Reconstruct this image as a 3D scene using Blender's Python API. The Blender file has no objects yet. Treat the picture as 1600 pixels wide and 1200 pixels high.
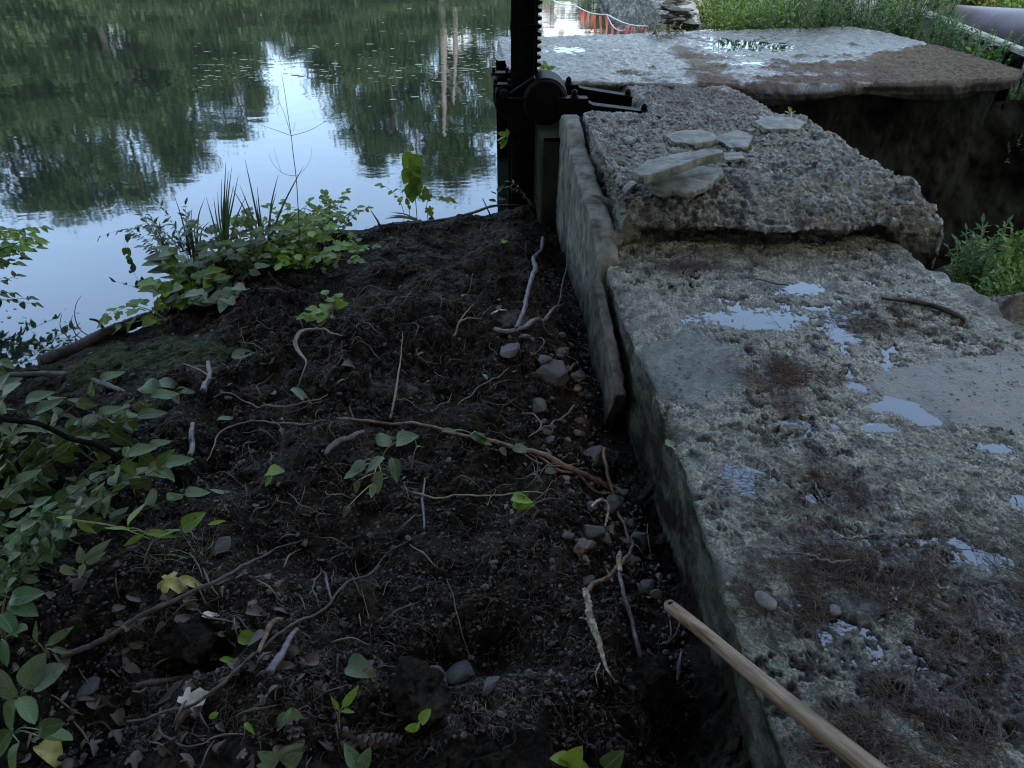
import bpy, math, random
import numpy as np
from mathutils import Vector
C = bpy.context.scene
COL = C.collection
R = math.radians
rnd = random.Random(7)
nr = np.random.RandomState(11)

# ------------------------------------------------------------------ camera, sky, sun, exposure
H = 1.4                       # eye height above the concrete top (z = 0)
FP = 1150.0                   # focal length in photo pixels (1600 wide)
PITCH = R(35)
cam = bpy.data.cameras.new('camera'); camo = bpy.data.objects.new('camera', cam); COL.objects.link(camo)
cam.sensor_width = 36; cam.lens = FP/1600*36; cam.clip_start = 0.05; cam.clip_end = 2000
camo.location = (0, 0, H); camo.rotation_euler = (R(90)-PITCH, 0, 0)
C.camera = camo
SUN_EL, SUN_AZ = R(48), R(150)      # azimuth clockwise from +Y
w = bpy.data.worlds.new('World'); C.world = w; w.use_nodes = True
wn = w.node_tree; bg = wn.nodes['Background']
sky = wn.nodes.new('ShaderNodeTexSky'); sky.sky_type = 'NISHITA'; sky.sun_disc = False
sky.sun_elevation = SUN_EL; sky.sun_rotation = SUN_AZ; sky.air_density = 1.0; sky.dust_density = 2.5; sky.ozone_density = 2.0
hs = wn.nodes.new('ShaderNodeHueSaturation'); hs.inputs['Saturation'].default_value = 0.9
wn.links.new(sky.outputs[0], hs.inputs['Color']); tn = wn.nodes.new('ShaderNodeMix'); tn.data_type = 'RGBA'; tn.blend_type = 'MULTIPLY'; tn.inputs[0].default_value = 1; tn.inputs[7].default_value = (1.06, 1.03, .93, 1)
wn.links.new(hs.outputs[0], tn.inputs[6]); wn.links.new(tn.outputs[2], bg.inputs['Color'])
bg.inputs['Strength'].default_value = 0.13
sl = bpy.data.lights.new('sun', 'SUN'); so = bpy.data.objects.new('sun', sl); COL.objects.link(so)
sl.energy = 0.8; sl.angle = R(14); sl.color = (1, .97, .92)
sd = Vector((math.sin(SUN_AZ)*math.cos(SUN_EL), math.cos(SUN_AZ)*math.cos(SUN_EL), math.sin(SUN_EL)))
so.rotation_euler = sd.to_track_quat('Z', 'Y').to_euler()
C.view_settings.view_transform = 'Standard'; C.view_settings.look = 'None'
C.view_settings.gamma = 1; C.view_settings.exposure = 2.7
C.render.engine = 'CYCLES'; C.cycles.pixel_filter_type = 'BLACKMAN_HARRIS'; C.cycles.filter_width = 1.15; C.cycles.use_denoising = True
C.cycles.max_bounces = 5; C.cycles.diffuse_bounces = 2; C.cycles.glossy_bounces = 3
C.cycles.transmission_bounces = 2; C.cycles.transparent_max_bounces = 4
C.cycles.caustics_reflective = False; C.cycles.caustics_refractive = False

# ------------------------------------------------------------------ geometry of the view (used to survey the photo)
cp, sp_ = math.cos(PITCH), math.sin(PITCH)
def ray(px, py):
    a = (px-800)/FP; b = (600-py)/FP
    return np.array([a, cp+b*sp_, -sp_+b*cp])
def P(px, py, z):             # point at height z
    d = ray(px, py); t = (z-H)/d[2]; return np.array([d[0]*t, d[1]*t, z])
def PY(px, py, Y):            # point on the vertical plane y = Y
    d = ray(px, py); t = Y/d[1]; return np.array([d[0]*t, Y, H+d[2]*t])
def Q(px, py, depth):
    d = ray(px, py); return np.array([d[0]*depth, d[1]*depth, H+d[2]*depth])
WATER = -0.55
def RF(px, py, Y):            # real-world point whose mirror image in the pond shows at this pixel
    d = ray(px, py); t = Y/d[1]; return np.array([d[0]*t, Y, (2*WATER-H)-d[2]*t])
AW = R(2.94)                  # the dam runs 2.94 degrees left of straight ahead
SHADE_CANOPY_T = -0.15
NU = np.array([math.cos(AW), math.sin(AW)]); NV = np.array([-math.sin(AW), math.cos(AW)])
def uv2xy(u, v): return u*NU[0]+v*NV[0], u*NU[1]+v*NV[1]
def xy2uv(x, y): return x*NU[0]+y*NU[1], x*NV[0]+y*NV[1]

# ------------------------------------------------------------------ noise
def _h(ix, iy, iz, s):
    n = (ix.astype(np.int64)*374761393 + iy.astype(np.int64)*668265263 + iz.astype(np.int64)*2147483647 + s*1274126177) & 0xffffffff
    n = ((n ^ (n >> 13))*1274126177) & 0xffffffff
    n = ((n ^ (n >> 16))*2246822519) & 0xffffffff
    return ((n ^ (n >> 15)) & 0xffff)/32767.5-1
def noise(x, y, z=None, s=0):
    x = np.asarray(x, float); y = np.asarray(y, float)
    fx, fy = np.floor(x), np.floor(y); tx, ty = x-fx, y-fy
    sx, sy = tx*tx*tx*(tx*(tx*6-15)+10), ty*ty*ty*(ty*(ty*6-15)+10)
    if z is None:
        z0 = np.zeros_like(fx)
        a = _h(fx, fy, z0, s); b = _h(fx+1, fy, z0, s); c = _h(fx, fy+1, z0, s); d = _h(fx+1, fy+1, z0, s)
        return (a+(b-a)*sx)*(1-sy)+(c+(d-c)*sx)*sy
    z = np.asarray(z, float); fz = np.floor(z); tz = z-fz; sz = tz*tz*(3-2*tz)
    r = []
    for k in (0, 1):
        a = _h(fx, fy, fz+k, s); b = _h(fx+1, fy, fz+k, s); c = _h(fx, fy+1, fz+k, s); d = _h(fx+1, fy+1, fz+k, s)
        r.append((a+(b-a)*sx)*(1-sy)+(c+(d-c)*sx)*sy)
    return r[0]*(1-sz)+r[1]*sz
def fbm(x, y, z=None, f=1.0, o=4, s=0, g=0.5, rot=True):
    t = 0; a = 1; 
    for i in range(o):
        c, q = math.cos(i*1.1), math.sin(i*1.1)
        X, Y_ = (x*c-y*q, x*q+y*c) if rot else (x, y)
        t = t + a*noise(X*f+i*17.3, Y_*f-i*9.1, None if z is None else z*f+i*3.7, s+i); a *= g; f *= 2.03
    return t
def sstep(a, b, x): 
    t = np.clip((x-a)/(b-a), 0, 1); return t*t*(3-2*t)
def gauss(x, y, cx, cy, r, ry=None, ang=0):
    ry = ry or r; c, q = math.cos(ang), math.sin(ang)
    dx, dy = x-cx, y-cy
    return np.exp(-(((dx*c+dy*q)/r)**2+((-dx*q+dy*c)/ry)**2))

# ------------------------------------------------------------------ mesh helpers
class MB:
    def __init__(s): s.V = []; s.F = []; s.n = 0; s.M = []; s.LU = {}
    def add(s, V, F, m=0):
        V = np.asarray(V, float).reshape(-1, 3); F = np.asarray(F, np.int64)
        s.V.append(V); s.F.append(F+s.n); s.n += len(V); s.M.append(np.full(len(F), m, np.int32)); return s
    def build(s, name, mats, parent=None, smooth=True, attrs=None, origin=None):
        V = np.concatenate(s.V); 
        if origin is not None: V = V-np.asarray(origin)
        loops = np.concatenate([f.ravel() for f in s.F]); tot = np.concatenate([np.full(len(f), f.shape[1], np.int64) for f in s.F])
        me = bpy.data.meshes.new(name)
        me.vertices.add(len(V)); me.vertices.foreach_set('co', V.astype(np.float32).ravel())
        me.loops.add(len(loops)); me.loops.foreach_set('vertex_index', loops.astype(np.int32))
        me.polygons.add(len(tot)); st = np.concatenate([[0], np.cumsum(tot)[:-1]])
        me.polygons.foreach_set('loop_start', st.astype(np.int32)); me.polygons.foreach_set('loop_total', tot.astype(np.int32))
        me.polygons.foreach_set('use_smooth', np.full(len(tot), smooth))
        if not isinstance(mats, (list, tuple)): mats = [mats]
        for m in mats: me.materials.append(m)
        me.polygons.foreach_set('material_index', np.concatenate(s.M))
        if s.LU:
            lu = np.zeros((len(V), 2), np.float32)
            for k0, a in s.LU.items(): lu[k0:k0+len(a)] = a
            attrs = dict(attrs or {}, lu=lu[:, 0], lv=lu[:, 1])
        if attrs:
            for k, a in attrs.items():
                at = me.attributes.new(k, 'FLOAT', 'POINT'); at.data.foreach_set('value', np.asarray(a, np.float32).ravel())
        me.update(calc_edges=True); me.validate()
        o = bpy.data.objects.new(name, me); COL.objects.link(o)
        if origin is not None: o.location = tuple(origin)
        if parent is not None:
            o.parent = parent
            if origin is None: o.matrix_parent_inverse = parent_inv(parent)
        return o
def parent_inv(p):
    from mathutils import Matrix
    M = Matrix.LocRotScale(p.location, p.rotation_euler, p.scale); return M.inverted()
def tag(o, label=None, cat=None, group=None, kind=None):
    if label: o['label'] = label
    if cat: o['category'] = cat
    if group: o['group'] = group
    if kind: o['kind'] = kind
    return o
def empty(name, loc, label, cat, group=None):
    o = bpy.data.objects.new(name, None); COL.objects.link(o); o.location = tuple(loc); o.empty_display_size = .05
    return tag(o, label, cat, group)
def gridF(n, m, wrap=False):
    i = np.arange(n-1)[:, None]; j = np.arange(m if wrap else m-1)[None, :]; j2 = (j+1) % m
    return np.stack([i*m+j, i*m+j2, (i+1)*m+j2, (i+1)*m+j], -1).reshape(-1, 4)
def gnormals(G):
    a = np.gradient(G, axis=0); b = np.gradient(G, axis=1); n = np.cross(a, b)
    return n/(np.linalg.norm(n, axis=2, keepdims=True)+1e-12)
def resample(p, n):
    p = np.asarray(p, float); d = np.r_[0, np.cumsum(np.linalg.norm(np.diff(p, axis=0), axis=1))]
    t = np.linspace(0, d[-1], n); return np.stack([np.interp(t, d, p[:, k]) for k in range(p.shape[1])], 1)
def smooth_line(p, n):
    p = np.asarray(p, float)
    if len(p) < 3: return resample(p, n)
    q = []
    for i in range(len(p)-1):
        a = p[max(i-1, 0)]; b = p[i]; c = p[i+1]; d = p[min(i+2, len(p)-1)]
        for t in np.linspace(0, 1, 8, endpoint=(i == len(p)-2)):
            q.append(.5*((2*b)+(c-a)*t+(2*a-5*b+4*c-d)*t*t+(-a+3*b-3*c+d)*t**3))
    return resample(q, n)
def tube(p, r, k=6, rough=0.0, seed=0, flat=1.0):
    p = np.asarray(p, float); n = len(p); r = np.atleast_1d(np.asarray(r, float))
    if len(r) != n: r = np.interp(np.linspace(0, 1, n), np.linspace(0, 1, len(r)), r) if len(r) > 1 else np.full(n, r[0])
    T = np.gradient(p, axis=0); T /= np.linalg.norm(T, axis=1, keepdims=True)+1e-12
    ref = np.array([0, 0, 1.0]) if abs(T[:, 2]).mean() < .8 else np.array([1.0, 0.1, 0])
    A = np.cross(T, ref); A /= np.linalg.norm(A, axis=1, keepdims=True)+1e-12; B = np.cross(A, T)
    th = np.linspace(0, 2*np.pi, k, endpoint=False)
    rr = r[:, None]*np.ones((1, k))
    if rough: rr = rr*(1+rough*np.random.RandomState(seed).uniform(-1, 1, (n, k)))
    V = p[:, None]+A[:, None]*(np.cos(th)[None, :, None]*rr[..., None])+B[:, None]*(np.sin(th)[None, :, None]*rr[..., None]*flat)
    F = gridF(n, k, True); V = V.reshape(-1, 3)
    V = np.vstack([V, p[:1], p[-1:]]); c0, c1 = n*k, n*k+1
    caps = [[c0, (j+1) % k, j, j] for j in range(k)]+[[c1, (n-1)*k+j, (n-1)*k+(j+1) % k, (n-1)*k+(j+1) % k] for j in range(k)]
    tri = np.array([c[:3] for c in caps])
    return V, F, tri
def add_tube(mb, p, r, k=6, m=0, **kw):
    V, F, tri = tube(p, r, k, **kw); n0 = mb.n; mb.add(V, F, m); mb.F.append(tri+n0); mb.M.append(np.full(len(tri), m, np.int32))
def box(mb, c, sz, rot=None, m=0, bev=0.0):
    c = np.asarray(c, float); sz = np.asarray(sz, float)/2
    s = np.array([[x, y, z] for x in (-1, 1) for y in (-1, 1) for z in (-1, 1)], float)
    if bev <= 0:
        V = s*sz; F = [[0, 1, 3, 2], [4, 6, 7, 5], [0, 4, 5, 1], [2, 3, 7, 6], [0, 2, 6, 4], [1, 5, 7, 3]]
        if rot is not None: V = V@np.asarray(rot).T
        mb.add(V+c, F, m); return
    # chamfered box: three faces per corner
    V = []; idx = {}
    for i, q in enumerate(s):
        for a in range(3):
            v = q*(sz-bev); v[a] = q[a]*sz[a]; idx[(i, a)] = len(V); V.append(v)
    F4 = []; F3 = []
    faces = [(0, [0, 1, 3, 2]), (0, [4, 6, 7, 5]), (1, [0, 4, 5, 1]), (1, [2, 3, 7, 6]), (2, [0, 2, 6, 4]), (2, [1, 5, 7, 3])]
    for a, f in faces: F4.append([idx[(i, a)] for i in f])
    for i in range(8):
        for j in range(i+1, 8):
            d = np.nonzero(s[i] != s[j])[0]
            if len(d) == 1:
                a, b = [k for k in range(3) if k != d[0]]
                F4.append([idx[(i, a)], idx[(i, b)], idx[(j, b)], idx[(j, a)]])
        F3.append([idx[(i, 0)], idx[(i, 1)], idx[(i, 2)]])
    V = np.array(V)
    if rot is not None: V = V@np.asarray(rot).T
    n0 = mb.n; mb.add(V+c, F4, m); mb.F.append(np.array(F3)+n0); mb.M.append(np.full(8, m, np.int32))
def cyl(mb, a, b, r, k=24, m=0, bev=0.0):
    a = np.asarray(a, float); b = np.asarray(b, float); L = np.linalg.norm(b-a); d = (b-a)/L
    if bev: pts = [a, a+d*1e-4, a+d*bev, b-d*bev, b-d*1e-4, b]; rs = [.001, r-bev, r, r, r-bev, .001]
    else: pts = [a, a+d*1e-4, b-d*1e-4, b]; rs = [.001, r, r, .001]
    add_tube(mb, pts, np.array(rs), k, m)
def rotz(a):
    c, s = math.cos(a), math.sin(a); return np.array([[c, -s, 0], [s, c, 0], [0, 0, 1]])

_ico = None
def ico(sub=3):
    global _ico
    _ico = _ico or {}
    if sub not in _ico:
        import bmesh
        bm = bmesh.new(); bmesh.ops.create_icosphere(bm, subdivisions=sub, radius=1)
        _ico[sub] = (np.array([v.co[:] for v in bm.verts]), np.array([[v.index for v in f.verts] for f in bm.faces])); bm.free()
    return _ico[sub]
def stoneV(size, seed, sub=3, cuts=11, rough=.09):
    V, F = ico(sub); V = V.copy(); q = np.random.RandomState(seed)
    for _ in range(cuts):
        n = q.normal(size=3); n /= np.linalg.norm(n); d = q.uniform(.45, .8); s = V@n
        V = V-np.outer(np.clip(s-d, 0, None), n)*.92
    V *= (1+rough*fbm(V[:, 0]*2+seed, V[:, 1]*2, V[:, 2]*2, s=seed % 50, o=3))[:, None]
    V = V*np.asarray(size)/2
    a = q.uniform(0, 6.28); return V@rotz(a).T, F

# ------------------------------------------------------------------ materials
def mat(name):
    m = bpy.data.materials.new(name); m.use_nodes = True; nt = m.node_tree
    b = nt.nodes['Principled BSDF']; return m, nt, b
def N(nt, t, **kw):
    n = nt.nodes.new(t)
    for k, v in kw.items():
        if k in n.inputs: n.inputs[k].default_value = v
        else: setattr(n, k, v)
    return n
def L(nt, a, b): nt.links.new(a, b)
def noise_n(nt, scale, detail=6, rough=.6, vec=None, dist=0):
    t = N(nt, 'ShaderNodeTexNoise'); t.inputs['Scale'].default_value = scale; t.inputs['Detail'].default_value = detail
    t.inputs['Roughness'].default_value = rough; t.inputs['Distortion'].default_value = dist
    if vec is not None: L(nt, vec, t.inputs['Vector'])
    return t.outputs['Fac']
def ramp(nt, fac, stops):
    r = N(nt, 'ShaderNodeValToRGB'); e = r.color_ramp.elements
    while len(e) < len(stops): e.new(.5)
    for k, (p, c) in enumerate(stops):
        e[k].position = p; e[k].color = (c, c, c, 1) if isinstance(c, (int, float)) else (*c, 1)
    L(nt, fac, r.inputs[0]); return r.outputs[0]
def mixc(nt, f, a, b, mode='MIX'):
    m = N(nt, 'ShaderNodeMix', data_type='RGBA', blend_type=mode)
    for v, i in ((f, 0), (a, 6), (b, 7)):
        if isinstance(v, (int, float)): m.inputs[i].default_value = v
        elif isinstance(v, tuple): m.inputs[i].default_value = (*v, 1)
        else: L(nt, v, m.inputs[i])
    return m.outputs[2]
def math_n(nt, op, a, b=0.0, clamp=False):
    m = N(nt, 'ShaderNodeMath', operation=op, use_clamp=clamp)
    for v, i in ((a, 0), (b, 1)):
        if isinstance(v, (int, float)): m.inputs[i].default_value = v
        else: L(nt, v, m.inputs[i])
    return m.outputs[0]
def attr(nt, name): 
    a = N(nt, 'ShaderNodeAttribute'); a.attribute_name = name; return a.outputs['Fac']
def bump(nt, b, h, strength, dist):
    n = N(nt, 'ShaderNodeBump'); n.inputs['Strength'].default_value = strength; n.inputs['Distance'].default_value = dist
    L(nt, h, n.inputs['Height']); L(nt, n.outputs[0], b.inputs['Normal'])
def objvec(nt): return N(nt, 'ShaderNodeTexCoord').outputs['Object']

def concrete_mat(name, lo, mid, hi, wet=True, scale=1.0):
    m, nt, b = mat(name); v = objvec(nt)
    base = ramp(nt, noise_n(nt, 14*scale, 9, .72, v), [(.36, lo), (.5, mid), (.66, hi)])
    speck = noise_n(nt, 130*scale, 4, .75, v)
    base = mixc(nt, ramp(nt, speck, [(.44, 0.0), (.54, 1.0)]), mixc(nt, .85, base, (.035, .034, .032)), base)
    g = ramp(nt, noise_n(nt, 3.1*scale, 5, .6, v), [(.45, 0.0), (.62, .75)])
    base = mixc(nt, g, base, mixc(nt, .6, base, (.13, .14, .08)))
    base = mixc(nt, attr(nt, 'mud'), base, mixc(nt, noise_n(nt, 60, 5, .7, v), (.015, .010, .010), (.075, .055, .05)))
    base = mixc(nt, attr(nt, 'dark'), base, mixc(nt, noise_n(nt, 40, 5, .6, v), (.010, .014, .0145), (.055, .066, .066)))
    base = mixc(nt, attr(nt, 'patch'), base, mixc(nt, noise_n(nt, 220, 3, .6, v), (.06, .058, .056), (.135, .128, .122)))
    base = mixc(nt, attr(nt, 'duff'), base, mixc(nt, noise_n(nt, 50, 6, .75, v), (.022, .012, .006), mixc(nt, ramp(nt, noise_n(nt, 2.2, 4, .6, v), [(.42, 0.0), (.6, 1.0)]), (.12, .062, .03), (.15, .115, .035))))
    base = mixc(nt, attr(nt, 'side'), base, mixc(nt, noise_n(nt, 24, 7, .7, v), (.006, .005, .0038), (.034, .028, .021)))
    base = mixc(nt, math_n(nt, 'MULTIPLY', attr(nt, 'pud'), .55), base, (.05, .048, .04))
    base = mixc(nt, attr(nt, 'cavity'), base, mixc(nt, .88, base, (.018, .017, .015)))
    L(nt, base, b.inputs['Base Color'])
    rg = ramp(nt, noise_n(nt, 9*scale, 6, .65, v), [(.36, .05), (.52, .18), (.68, .46)])
    rg = mixc(nt, attr(nt, 'duff'), rg, (.85, .85, .85))
    rg = mixc(nt, attr(nt, 'patch'), rg, (.5, .5, .5))
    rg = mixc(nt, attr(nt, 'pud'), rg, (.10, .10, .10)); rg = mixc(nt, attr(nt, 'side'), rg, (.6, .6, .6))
    L(nt, rg, b.inputs['Roughness'])
    h = math_n(nt, 'ADD', math_n(nt, 'MULTIPLY', noise_n(nt, 45*scale, 8, .75, v), 1.0), math_n(nt, 'MULTIPLY', speck, .35))
    bump(nt, b, h, 1.0, .016)
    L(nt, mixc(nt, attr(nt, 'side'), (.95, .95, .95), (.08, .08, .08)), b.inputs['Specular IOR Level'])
    return m
M = {}
M['slab'] = concrete_mat('wet_pitted_concrete', (.07, .074, .048), (.23, .236, .178), (.50, .51, .40))
M['block'] = concrete_mat('eroded_aggregate_concrete', (.055, .052, .037), (.175, .168, .125), (.39, .375, .30), scale=1.3)
M['platform'] = concrete_mat('platform_concrete', (.07, .07, .064), (.16, .16, .148), (.33, .33, .31), scale=.8)

def simple(name, c1, c2, scale=20, rough=.6, bs=.3, bd=.004, spec=.5, metal=0, stretch=None, detail=6):
    m, nt, b = mat(name); v = objvec(nt)
    if stretch:
        mp = N(nt, 'ShaderNodeMapping'); mp.inputs['Scale'].default_value = stretch; L(nt, v, mp.inputs[0]); v = mp.outputs[0]
    f = noise_n(nt, scale, detail, .65, v)
    L(nt, ramp(nt, f, [(.35, c1), (.65, c2)]), b.inputs['Base Color'])
    b.inputs['Roughness'].default_value = rough; b.inputs['Specular IOR Level'].default_value = spec; b.inputs['Metallic'].default_value = metal
    if bs: bump(nt, b, f, bs, bd)
    return m
def isl(name, cols, rough=.5, trans=.0, spec=.5, scale=30, bs=.25, bd=.002, rr=None, vein=False):
    """colour varies per island (each leaf, each stick)"""
    m, nt, b = mat(name); g = N(nt, 'ShaderNodeNewGeometry'); v = objvec(nt)
    st = [(i/(max(len(cols)-1, 1)), c) for i, c in enumerate(cols)]
    c = ramp(nt, g.outputs['Random Per Island'], st)
    f = noise_n(nt, scale, 4, .6, v)
    c = mixc(nt, ramp(nt, f, [(.35, .0), (.7, .45)]), c, mixc(nt, .5, c, (0.01, 0.01, 0.005)))
    if vein:
        au = math_n(nt, 'ABSOLUTE', attr(nt, 'lu')); lv = attr(nt, 'lv')
        w1 = math_n(nt, 'FRACT', math_n(nt, 'MULTIPLY', math_n(nt, 'SUBTRACT', lv, math_n(nt, 'MULTIPLY', au, .9)), 7.5))
        w1 = ramp(nt, w1, [(.0, 1.0), (.14, 0.0), (.86, 0.0), (1.0, 1.0)]); mid = ramp(nt, au, [(.008, 1.0), (.03, 0.0)])
        vv_ = math_n(nt, 'MAXIMUM', math_n(nt, 'MULTIPLY', w1, .55), mid)
        c = mixc(nt, math_n(nt, 'MULTIPLY', vv_, .5), c, mixc(nt, .5, c, (.30, .36, .18)))
        f3 = noise_n(nt, 55, 3, .6, v); c = mixc(nt, ramp(nt, f3, [(.62, 0.0), (.68, .8)]), c, (.05, .035, .015))
        f4 = noise_n(nt, 12, 2, .5, v); c = mixc(nt, ramp(nt, f4, [(.4, 0.0), (.7, .35)]), c, (.16, .15, .03))
        f = math_n(nt, 'ADD', f, math_n(nt, 'MULTIPLY', vv_, -.5))
    L(nt, c, b.inputs['Base Color']); b.inputs['Roughness'].default_value = rough; b.inputs['Specular IOR Level'].default_value = spec*(.6 if vein else 1)
    if bs: bump(nt, b, f, bs, bd)
    if trans:
        t = N(nt, 'ShaderNodeBsdfTranslucent'); L(nt, c, t.inputs['Color'])
        mx = N(nt, 'ShaderNodeMixShader'); mx.inputs[0].default_value = trans
        L(nt, b.outputs[0], mx.inputs[1]); L(nt, t.outputs[0], mx.inputs[2]); L(nt, mx.outputs[0], nt.nodes['Material Output'].inputs['Surface'])
    return m
# soil
m, nt, b = mat('black_soil'); v = objvec(nt)
f1 = noise_n(nt, 9, 8, .7, v); f2 = noise_n(nt, 90, 6, .75, v)
c = ramp(nt, f1, [(.35, (.0022, .0018, .0013)), (.52, (.010, .0077, .0054)), (.68, (.048, .036, .025))])
c = mixc(nt, ramp(nt, f2, [(.50, 0.0), (.75, .8)]), c, (.060, .046, .034))
c = mixc(nt, attr(nt, 'clay'), c, mixc(nt, f2, (.035, .032, .028), (.11, .10, .09)))
c = mixc(nt, attr(nt, 'moss'), c, mixc(nt, f2, (.01, .016, .005), (.05, .065, .02)))
L(nt, c, b.inputs['Base Color']); b.inputs['Specular IOR Level'].default_value = .10
L(nt, ramp(nt, noise_n(nt, 30, 5, .6, v), [(.40, .28), (.6, .9)]), b.inputs['Roughness'])
bump(nt, b, f2, 1.0, .012); M['soil'] = m
# water
def water_mat(name, dark, ior, scale, strength, dist, rough=.0, fine=True):
    m, nt, b = mat(name); v = objvec(nt)
    out = nt.nodes['Material Output']; nt.nodes.remove(b)
    d = N(nt, 'ShaderNodeBsdfDiffuse' if fine else 'ShaderNodeBsdfTransparent'); d.inputs['Color'].default_value = (*dark, 1) if fine else (.5, .47, .38, 1)
    g = N(nt, 'ShaderNodeBsdfGlossy'); g.inputs['Roughness'].default_value = rough; g.inputs['Color'].default_value = (.86, .92, 1, 1)
    fr = N(nt, 'ShaderNodeFresnel'); fr.inputs['IOR'].default_value = ior
    mx = N(nt, 'ShaderNodeMixShader'); L(nt, fr.outputs[0], mx.inputs[0]); L(nt, d.outputs[0], mx.inputs[1]); L(nt, g.outputs[0], mx.inputs[2])
    L(nt, mx.outputs[0], out.inputs['Surface'])
    mp = N(nt, 'ShaderNodeMapping'); mp.inputs['Scale'].default_value = (1, 1.7, 1); L(nt, v, mp.inputs[0])
    h = noise_n(nt, scale, 3, .5, mp.outputs[0], .3)
    if fine:
        h2 = noise_n(nt, scale*7, 2, .5, mp.outputs[0]); msk = ramp(nt, noise_n(nt, .35, 2, .5, v), [(.45, 0.0), (.6, .22)])
        h = math_n(nt, 'ADD', h, math_n(nt, 'MULTIPLY', h2, msk))
        rings = None
        for (cx, cy, fq, rad) in RINGS:
            vm = N(nt, 'ShaderNodeVectorMath', operation='DISTANCE'); L(nt, v, vm.inputs[0]); vm.inputs[1].default_value = (cx, cy, 0)
            dd = vm.outputs['Value']
            s_ = math_n(nt, 'SINE', math_n(nt, 'MULTIPLY', dd, fq))
            e = N(nt, 'ShaderNodeMapRange'); L(nt, dd, e.inputs[0]); e.inputs[1].default_value = rad*.25; e.inputs[2].default_value = rad; e.inputs[3].default_value = 1; e.inputs[4].default_value = 0
            q = math_n(nt, 'MULTIPLY', math_n(nt, 'MULTIPLY', s_, e.outputs[0]), .10)
            h = math_n(nt, 'ADD', h, q)
    bn = N(nt, 'ShaderNodeBump'); bn.inputs['Strength'].default_value = strength; bn.inputs['Distance'].default_value = dist
    L(nt, h, bn.inputs['Height']); fine and L(nt, bn.outputs[0], d.inputs['Normal']); L(nt, bn.outputs[0], g.inputs['Normal']); L(nt, bn.outputs[0], fr.inputs['Normal'])
    return m
RINGS = [(*P(590, 262, WATER)[:2], 95, .75), (*P(735, 225, WATER)[:2], 80, .9), (*P(190, 345, WATER)[:2], 90, .55), (*P(425, 150, WATER)[:2], 28, 2.4)]
M['water'] = water_mat('pond_water', (.012, .018, .014), 2.2, 1.6, .03, .05, rough=.035)
M['puddle'] = water_mat('puddle_water', (.02, .02, .017), 2.1, 9, .05, .01, fine=False)
M['iron'] = simple('black_iron', (.001, .001, .001), (.003, .0027, .0025), 60, .5, .5, .003, .06)
M['post'] = simple('black_tarred_timber', (.003, .003, .003), (.009, .008, .007), 10, .85, .5, .004, .02, stretch=(6, 6, .5))
M['slate'] = simple('grey_slate', (.045, .048, .042), (.175, .18, .158), 16, .6, .8, .006, .25, detail=9)
M['stone'] = isl('field_stone', [(.035, .032, .028), (.085, .08, .072), (.055, .045, .038), (.11, .10, .09), (.04, .043, .045)], .65, scale=45, bs=.9, bd=.004, spec=.25)
M['redstone'] = simple('reddish_stone', (.06, .035, .025), (.14, .085, .06), 22, .6, .4)
M['root_pale'] = isl('pale_root', [(.10, .07, .048), (.05, .034, .024), (.16, .12, .085), (.07, .043, .028)], .6, scale=80)
M['root_dark'] = isl('dark_twig', [(.045, .033, .027), (.09, .065, .052), (.03, .022, .019)], .6, scale=60)
M['root_orange'] = simple('orange_brown_root', (.04, .022, .014), (.18, .105, .062), 45, .6, .6, .003, stretch=(1, 1, 1))
M['root_white'] = simple('peeled_white_root', (.07, .04, .025), (.48, .42, .33), 55, .55, .5, .003)
M['root_grey'] = simple('grey_bark_root', (.05, .047, .055), (.13, .125, .14), 60, .5, .4, .002)
M['log'] = simple('wet_log', (.008, .006, .005), (.035, .027, .023), 22, .5, .8, .006, .25)
M['stick'] = simple('bark_stick', (.016, .012, .010), (.075, .058, .05), 30, .6, .7, .004)
M['green_stem'] = simple('green_stem', (.10, .12, .05), (.2, .22, .11), 30, .5, .1)
M['brown_stem'] = simple('brown_stem', (.04, .03, .02), (.1, .08, .05), 30, .6, .1)
M['leaf'] = isl('shrub_leaf', [(.018, .042, .009), (.032, .07, .014), (.055, .105, .02), (.015, .034, .009), (.04, .08, .015), (.09, .15, .06), (.024, .055, .011)], .42, .3, .5, vein=True, bs=.5, bd=.0015)
M['leaf_bright'] = isl('bright_leaf', [(.12, .23, .015), (.08, .17, .015), (.18, .30, .02), (.10, .20, .02)], .42, .35, vein=True, bs=.5, bd=.0015)
M['leaf_pale'] = isl('pale_leaf_underside', [(.12, .18, .12), (.17, .24, .17), (.07, .12, .06), (.10, .14, .07)], .5, .2, vein=True, bs=.5, bd=.0015)
M['leaf_round'] = isl('round_leaf', [(.04, .10, .025), (.06, .13, .04), (.09, .17, .08), (.03, .075, .02)], .4, .25, vein=True, bs=.5, bd=.0015)
M['grass'] = isl('sedge_blade', [(.05, .10, .04), (.08, .13, .05), (.03, .06, .03), (.12, .17, .09)], .4, .2)
M['litter'] = isl('dead_leaf', [(.06, .042, .03), (.03, .021, .017), (.09, .068, .05), (.045, .026, .018), (.13, .105, .08)], .55, .1)
M['yellow_leaf'] = simple('yellow_leaf', (.14, .12, .02), (.32, .29, .06), 30, .5, .1)
M['white_leaf'] = simple('bleached_leaf', (.35, .32, .26), (.6, .57, .5), 30, .6, .2)
M['needles'] = isl('pine_needles', [(.07, .035, .02), (.04, .022, .016), (.11, .06, .035), (.03, .02, .016)], .6)
M['cone'] = isl('pine_cone', [(.035, .024, .02), (.07, .05, .042), (.05, .03, .024)], .6)
M['crumb'] = isl('soil_crumb', [(.012, .009, .007), (.03, .023, .019), (.06, .048, .04), (.015, .011, .009)], .6)
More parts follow.
